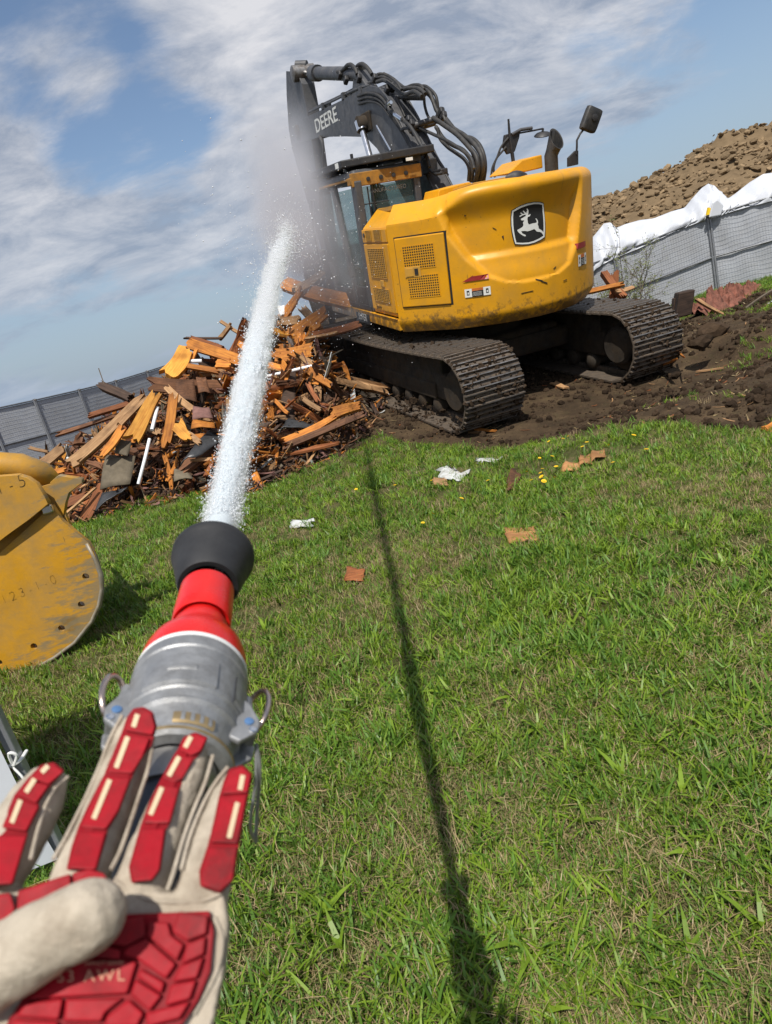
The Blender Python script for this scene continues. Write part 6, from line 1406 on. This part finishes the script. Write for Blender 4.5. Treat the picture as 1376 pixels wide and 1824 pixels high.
    ns = N.new('ShaderNodeTexNoise'); ns.inputs['Scale'].default_value = 1.5; ns.inputs['Detail'].default_value = 5; L.new(geo.outputs['Position'], ns.inputs[0])
    nr = N.new('ShaderNodeMapRange'); nr.inputs[1].default_value = .33; nr.inputs[2].default_value = .66; nr.inputs[3].default_value = .35; nr.inputs[4].default_value = 1.6; L.new(ns.outputs[0], nr.inputs[0])
    mu = N.new('ShaderNodeMath'); mu.operation = 'MULTIPLY'; L.new(tot, mu.inputs[0]); L.new(nr.outputs[0], mu.inputs[1]); L.new(mu.outputs[0], pv.inputs['Density']); L.new(pv.outputs[0], out.inputs['Volume'])
    o.data.materials.append(mt); tag(o, 'grey spray mist drifting in front of the cab and boom', None, None, 'stuff')
water()

# ------------------------------------------------------------------ gloved hand
def glove():
    z8 = lambda x, y: (x/2.752, 1240+y/2.752)
    z9 = lambda x, y: (x/3.276, 1560+y/3.276)
    def D(px, py):                               # depth of the back of the hand and fingers along the view axis
        if py > 1560: return .335-(py-1560)*.00013
        return .335+(1560-py)*.00026
    root_loc = at_d(200, 1640, .34)
    bd = MB()
    def chain(pts, seg=14):
        P = []; Rr = []
        for px, py, hw in pts:
            d = D(px, py); r = .92*hw*d/FPX; P.append(at_d(px, py, d+r*.95)); Rr.append(r)
        d = (P[-1]-P[-2]).normalized(); P += [P[-1]+d*Rr[-1]*.55, P[-1]+d*Rr[-1]*.85]; Rr += [Rr[-1]*.8, Rr[-1]*.35]
        bd.tube(P, Rr, seg)
    chain([(-60, 1650, 66), (-25, 1570, 66), (10, 1520, 64), (40, 1470, 62), (66, 1425, 56), (80, 1398, 44)])
    chain([(120, 1640, 62), (148, 1555, 58), (178, 1480, 55), (206, 1410, 51), (228, 1345, 46), (240, 1305, 38)])
    chain([(235, 1640, 58), (256, 1560, 52), (280, 1500, 48), (305, 1440, 45), (330, 1385, 40), (347, 1342, 30)])
    chain([(345, 1650, 56), (366, 1570, 52), (380, 1515, 48), (395, 1465, 43), (408, 1425, 38), (417, 1400, 31)])
    # palm slab
    out = [(-120, 1560), (-20, 1600), (90, 1575), (200, 1572), (300, 1590), (400, 1585), (408, 1650), (400, 1730), (385, 1800), (360, 1900), (330, 1990), (-60, 1990), (-130, 1800)]
    f_ = [at_d(px, py, D(px, py)+.003) for px, py in out]; g_ = [at_d(px, py, D(px, py)+.040) for px, py in out]; n = len(out)
    bd.add(f_+g_, [tuple(range(n)), tuple(range(n, 2*n))[::-1]]+[(i, (i+1) % n, n+(i+1) % n, n+i) for i in range(n)])
    # thumb folded over the back
    P = []; Rr = []
    for px, py, hw, d in ((-260, 1860, 80, .335), (-120, 1790, 74, .318), (-40, 1742, 70, .307), (40, 1695, 68, .301), (110, 1655, 66, .299), (165, 1630, 64, .299)):
        P.append(at_d(px, py, d)); Rr.append(hw*d/FPX)
    d = (P[-1]-P[-2]).normalized(); P += [P[-1]+d*Rr[-1]*.55, P[-1]+d*Rr[-1]*.85]; Rr += [Rr[-1]*.8, Rr[-1]*.35]; bd.tube(P, Rr, 16)
    bd.v = [p-root_loc for p in bd.v]
    o = bd.build('gloved_hand', 'glove_hide', None, smooth=180); o.location = root_loc
    rm = o.modifiers.new('skin', 'REMESH'); rm.mode = 'VOXEL'; rm.voxel_size = .0016; rm.use_smooth_shade = True
    sm = o.modifiers.new('soft', 'SMOOTH'); sm.iterations = 9; sm.factor = .6
    tx = bpy.data.textures.new('hide_creases', 'CLOUDS'); tx.noise_scale = .018; tx.noise_depth = 4
    dp = o.modifiers.new('creases', 'DISPLACE'); dp.texture = tx; dp.strength = .0036; dp.mid_level = .5; dp.texture_coords = 'LOCAL'
    tag(o, 'hand in a beige leather glove with red rubber knuckle pads gripping the hose', 'gloved hand')
    def pad(poly, m, name, lift=.0035, sink=.007, bevel=.0009, par=o, dd=0.0):
        b = MB(); fr_ = [at_d(px, py, D(px, py)-lift+dd)-root_loc for px, py in poly]; bk = [at_d(px, py, D(px, py)+sink+dd)-root_loc for px, py in poly]; n = len(poly)
        c = sum(fr_, V3())/n; fr_ = [c+(p-c)*1.0 for p in fr_]
        b.add(fr_+bk, [tuple(range(n)), tuple(range(n, 2*n))[::-1]]+[(i, (i+1) % n, n+(i+1) % n, n+i) for i in range(n)]); return b.build(name, m, par, bevel=bevel, seg=2)
    fingers = {
     'middle': ([[(612, 168), (630, 105), (660, 66), (705, 60), (745, 82), (762, 150), (748, 190), (690, 182)], [(598, 190), (672, 192), (735, 207), (700, 295), (650, 378), (525, 372)], [(512, 392), (640, 402), (582, 560), (520, 652), (395, 642), (430, 560)], [(392, 662), (520, 668), (470, 850), (335, 845), (362, 740)]], [((676, 88), (655, 152)), ((628, 198), (570, 352)), ((540, 408), (460, 602))]),
     'ring': ([[(880, 262), (905, 206), (960, 184), (1015, 207), (985, 268), (940, 292)], [(862, 284), (950, 306), (895, 405), (850, 424), (795, 402)], [(785, 428), (880, 450), (832, 622), (700, 622), (740, 520)], [(695, 648), (810, 650), (782, 850), (745, 902), (652, 910), (640, 840)]], [((938, 197), (908, 252)), ((880, 296), (828, 392)), ((796, 446), (738, 582))]),
     'little': ([[(1085, 480), (1105, 420), (1130, 362), (1190, 346), (1232, 385), (1215, 472)], [(1080, 496), (1212, 482), (1166, 722), (1030, 716), (1060, 600)], [(1024, 742), (1165, 738), (1140, 900), (1080, 960), (990, 930), (985, 860)]], [((1192, 386), (1178, 460)), ((1166, 520), (1124, 696))]),
     'index': ([[(150, 402), (205, 346), (265, 330), (312, 368), (240, 432)], [(85, 482), (142, 410), (240, 437), (178, 524)], [(75, 492), (192, 538), (130, 662), (10, 645)], [(0, 682), (132, 684), (60, 920), (-130, 930)]], [((238, 340), (205, 374)), ((172, 404), (128, 472)), ((102, 508), (58, 622))])}
    webs = {'middle': [(600, 170), (625, 100), (655, 60), (705, 52), (752, 78), (772, 150), (745, 240), (700, 300), (655, 385), (640, 420), (585, 570), (528, 660), (525, 690), (475, 858), (325, 852), (352, 735), (385, 640), (425, 550), (510, 385), (590, 195)],
     'ring': [(872, 262), (900, 200), (960, 176), (1022, 203), (990, 275), (955, 310), (900, 405), (885, 450), (838, 622), (818, 650), (790, 855), (748, 910), (645, 918), (632, 838), (688, 640), (735, 515), (782, 420), (855, 285)],
     'little': [(1078, 480), (1098, 415), (1125, 355), (1190, 338), (1240, 382), (1222, 475), (1175, 725), (1148, 905), (1083, 968), (983, 935), (977, 858), (1018, 735), (1052, 598), (1072, 500)],
     'index': [(140, 400), (200, 338), (265, 322), (320, 366), (248, 440), (188, 530), (198, 545), (138, 665), (136, 690), (66, 925), (-140, 940), (0, 660), (5, 640), (70, 485)]}
    for nm, (pads, strs) in fingers.items():
        rp = []; q = webs[nm]; cx = sum(p[0] for p in q)/len(q); b = MB(); n = len(q)
        fr_ = [at_d(*z8(*p), D(*z8(*p))-.0016)-root_loc for p in q]; bk = [at_d(*z8(*p), D(*z8(*p))+.008)-root_loc for p in q]
        b.add(fr_+bk, [tuple(range(n)), tuple(range(n, 2*n))[::-1]]+[(i, (i+1) % n, n+(i+1) % n, n+i) for i in range(n)]); b.build('finger_web', 'glove_red_base', o, bevel=.001)
        for q in pads: rp.append(pad([z8(*p) for p in q], 'glove_red', 'finger_pad', lift=.0045))
        for (a, b_) in strs:
            a = V3((*z8(*a), 0)); b_ = V3((*z8(*b_), 0)); d = (b_-a).normalized(); s = V3((-d.y, d.x, 0))*4.6
            pad([(p.x, p.y) for p in (a-s, a+s, b_+s, b_-s)], 'glove_stripe', 'pad_stripe', lift=.0052, sink=.0, bevel=.0004, par=rp[0])
    for q in ([(90, 955), (345, 870), (352, 962), (82, 1062)], [(356, 868), (440, 845), (512, 870), (538, 914), (400, 916), (362, 934)], [(-90, 990), (50, 962), (76, 1042), (40, 1105), (-90, 1140)]): pad([z8(*p) for p in q], 'glove_red', 'knuckle_bar', lift=.004)
    base = pad([z9(*p) for p in ((600, 380), (740, 225), (1225, 205), (1250, 330), (1230, 560), (1160, 730), (1060, 880), (900, 1050), (-60, 1050), (60, 830), (180, 640), (400, 500))], 'glove_red_base', 'back_plate', lift=.0012, sink=.006)
    for q in ([(1045, 207), (1215, 232), (1205, 340), (1090, 382), (1002, 328)], [(870, 272), (980, 268), (1000, 345), (1075, 402), (1032, 498), (862, 354)], [(730, 262), (840, 237), (850, 350), (742, 408), (622, 394)], [(742, 420), (855, 366), (1028, 515), (968, 602), (800, 484), (720, 462)], [(1088, 396), (1202, 352), (1190, 460), (1062, 518)], [(1055, 524), (1190, 472), (1150, 598), (1004, 622)], [(1000, 634), (1148, 606), (1110, 720), (962, 762)], [(822, 540), (962, 622), (942, 688), (800, 590)], [(792, 602), (945, 698), (872, 790), (762, 690)], [(300, 604), (470, 502), (800, 500), (742, 688), (160, 722)], [(150, 742), (370, 714), (342, 840), (92, 822)], [(386, 716), (722, 712), (612, 800), (590, 852), (372, 850)], [(622, 820), (752, 722), (840, 800), (800, 880), (612, 882)], [(850, 800), (1110, 732), (1050, 832), (862, 882)], [(540, 470), (612, 412), (705, 432), (700, 490)], [(88, 835), (340, 852), (330, 1000), (20, 1000)], [(372, 864), (590, 866), (560, 1000), (350, 1000)], [(606, 894), (800, 892), (760, 1000), (590, 1000)]):
        pad([z9(*p) for p in q], 'glove_red', 'back_pad', lift=.0046, sink=.002, bevel=.0010, par=base)
    def tplace(cx, cy, sc, rot=0.0):
        def f(u, v, w_):
            px = cx+(u*math.cos(rot)+v*math.sin(rot))*sc; py = cy-(v*math.cos(rot)-u*math.sin(rot))*sc
            return at_d(px, py, D(px, py)-.0050-w_)-root_loc
        return f
    text_mesh('S3 AWL', 1, 'lettering', 'glove_print', base, tplace(162, 1739, 30, -.02), .0003, spacing=1.25)
    text_mesh('IMPACT SERIES', 1, 'lettering', 'glove_print', base, tplace(186, 1716, 9, -.02), .0003, spacing=1.2)
    for line in ([(752, 205), (728, 350), (690, 470), (640, 620), (590, 760), (545, 850)], [(1045, 290), (1008, 420), (950, 560), (900, 700), (850, 870), (822, 950)], [(1118, 348), (1060, 420), (1002, 520), (935, 680), (890, 850)], [(335, 392), (270, 450), (215, 560), (180, 680), (152, 800)], [(600, 95), (540, 210), (490, 340), (420, 500), (330, 680), (262, 800)], [(1050, 1085), (1088, 1180), (1078, 1300), (1030, 1420), (950, 1560)], [(560, 905), (700, 985), (850, 1010), (1000, 1000), (1110, 950)]):
        pts = [z8(*p) for p in line]; b = MB(); b.tube(curve([at_d(px, py, D(px, py)+.0022)-root_loc for px, py in pts], 5), .0011, 8); b.build('seam', 'glove_hide', o, smooth=60)
    # cuff and sleeve going back toward the wearer
    b = MB(); b.tube([at_d(150, 1960, .325)-root_loc, at_d(110, 2160, .30)-root_loc], [.048, .052], 20); b.build('glove_cuff', 'glove_hide', o, smooth=50)
    a = at_d(110, 2160, .30)
    b = MB(); b.tube(curve([a-root_loc, V3((-.30, .05, 1.02))-root_loc, V3((-.32, -.25, .98))-root_loc], 5), .058, 20); b.build('sleeve', 'sleeve', o, smooth=50)
glove()
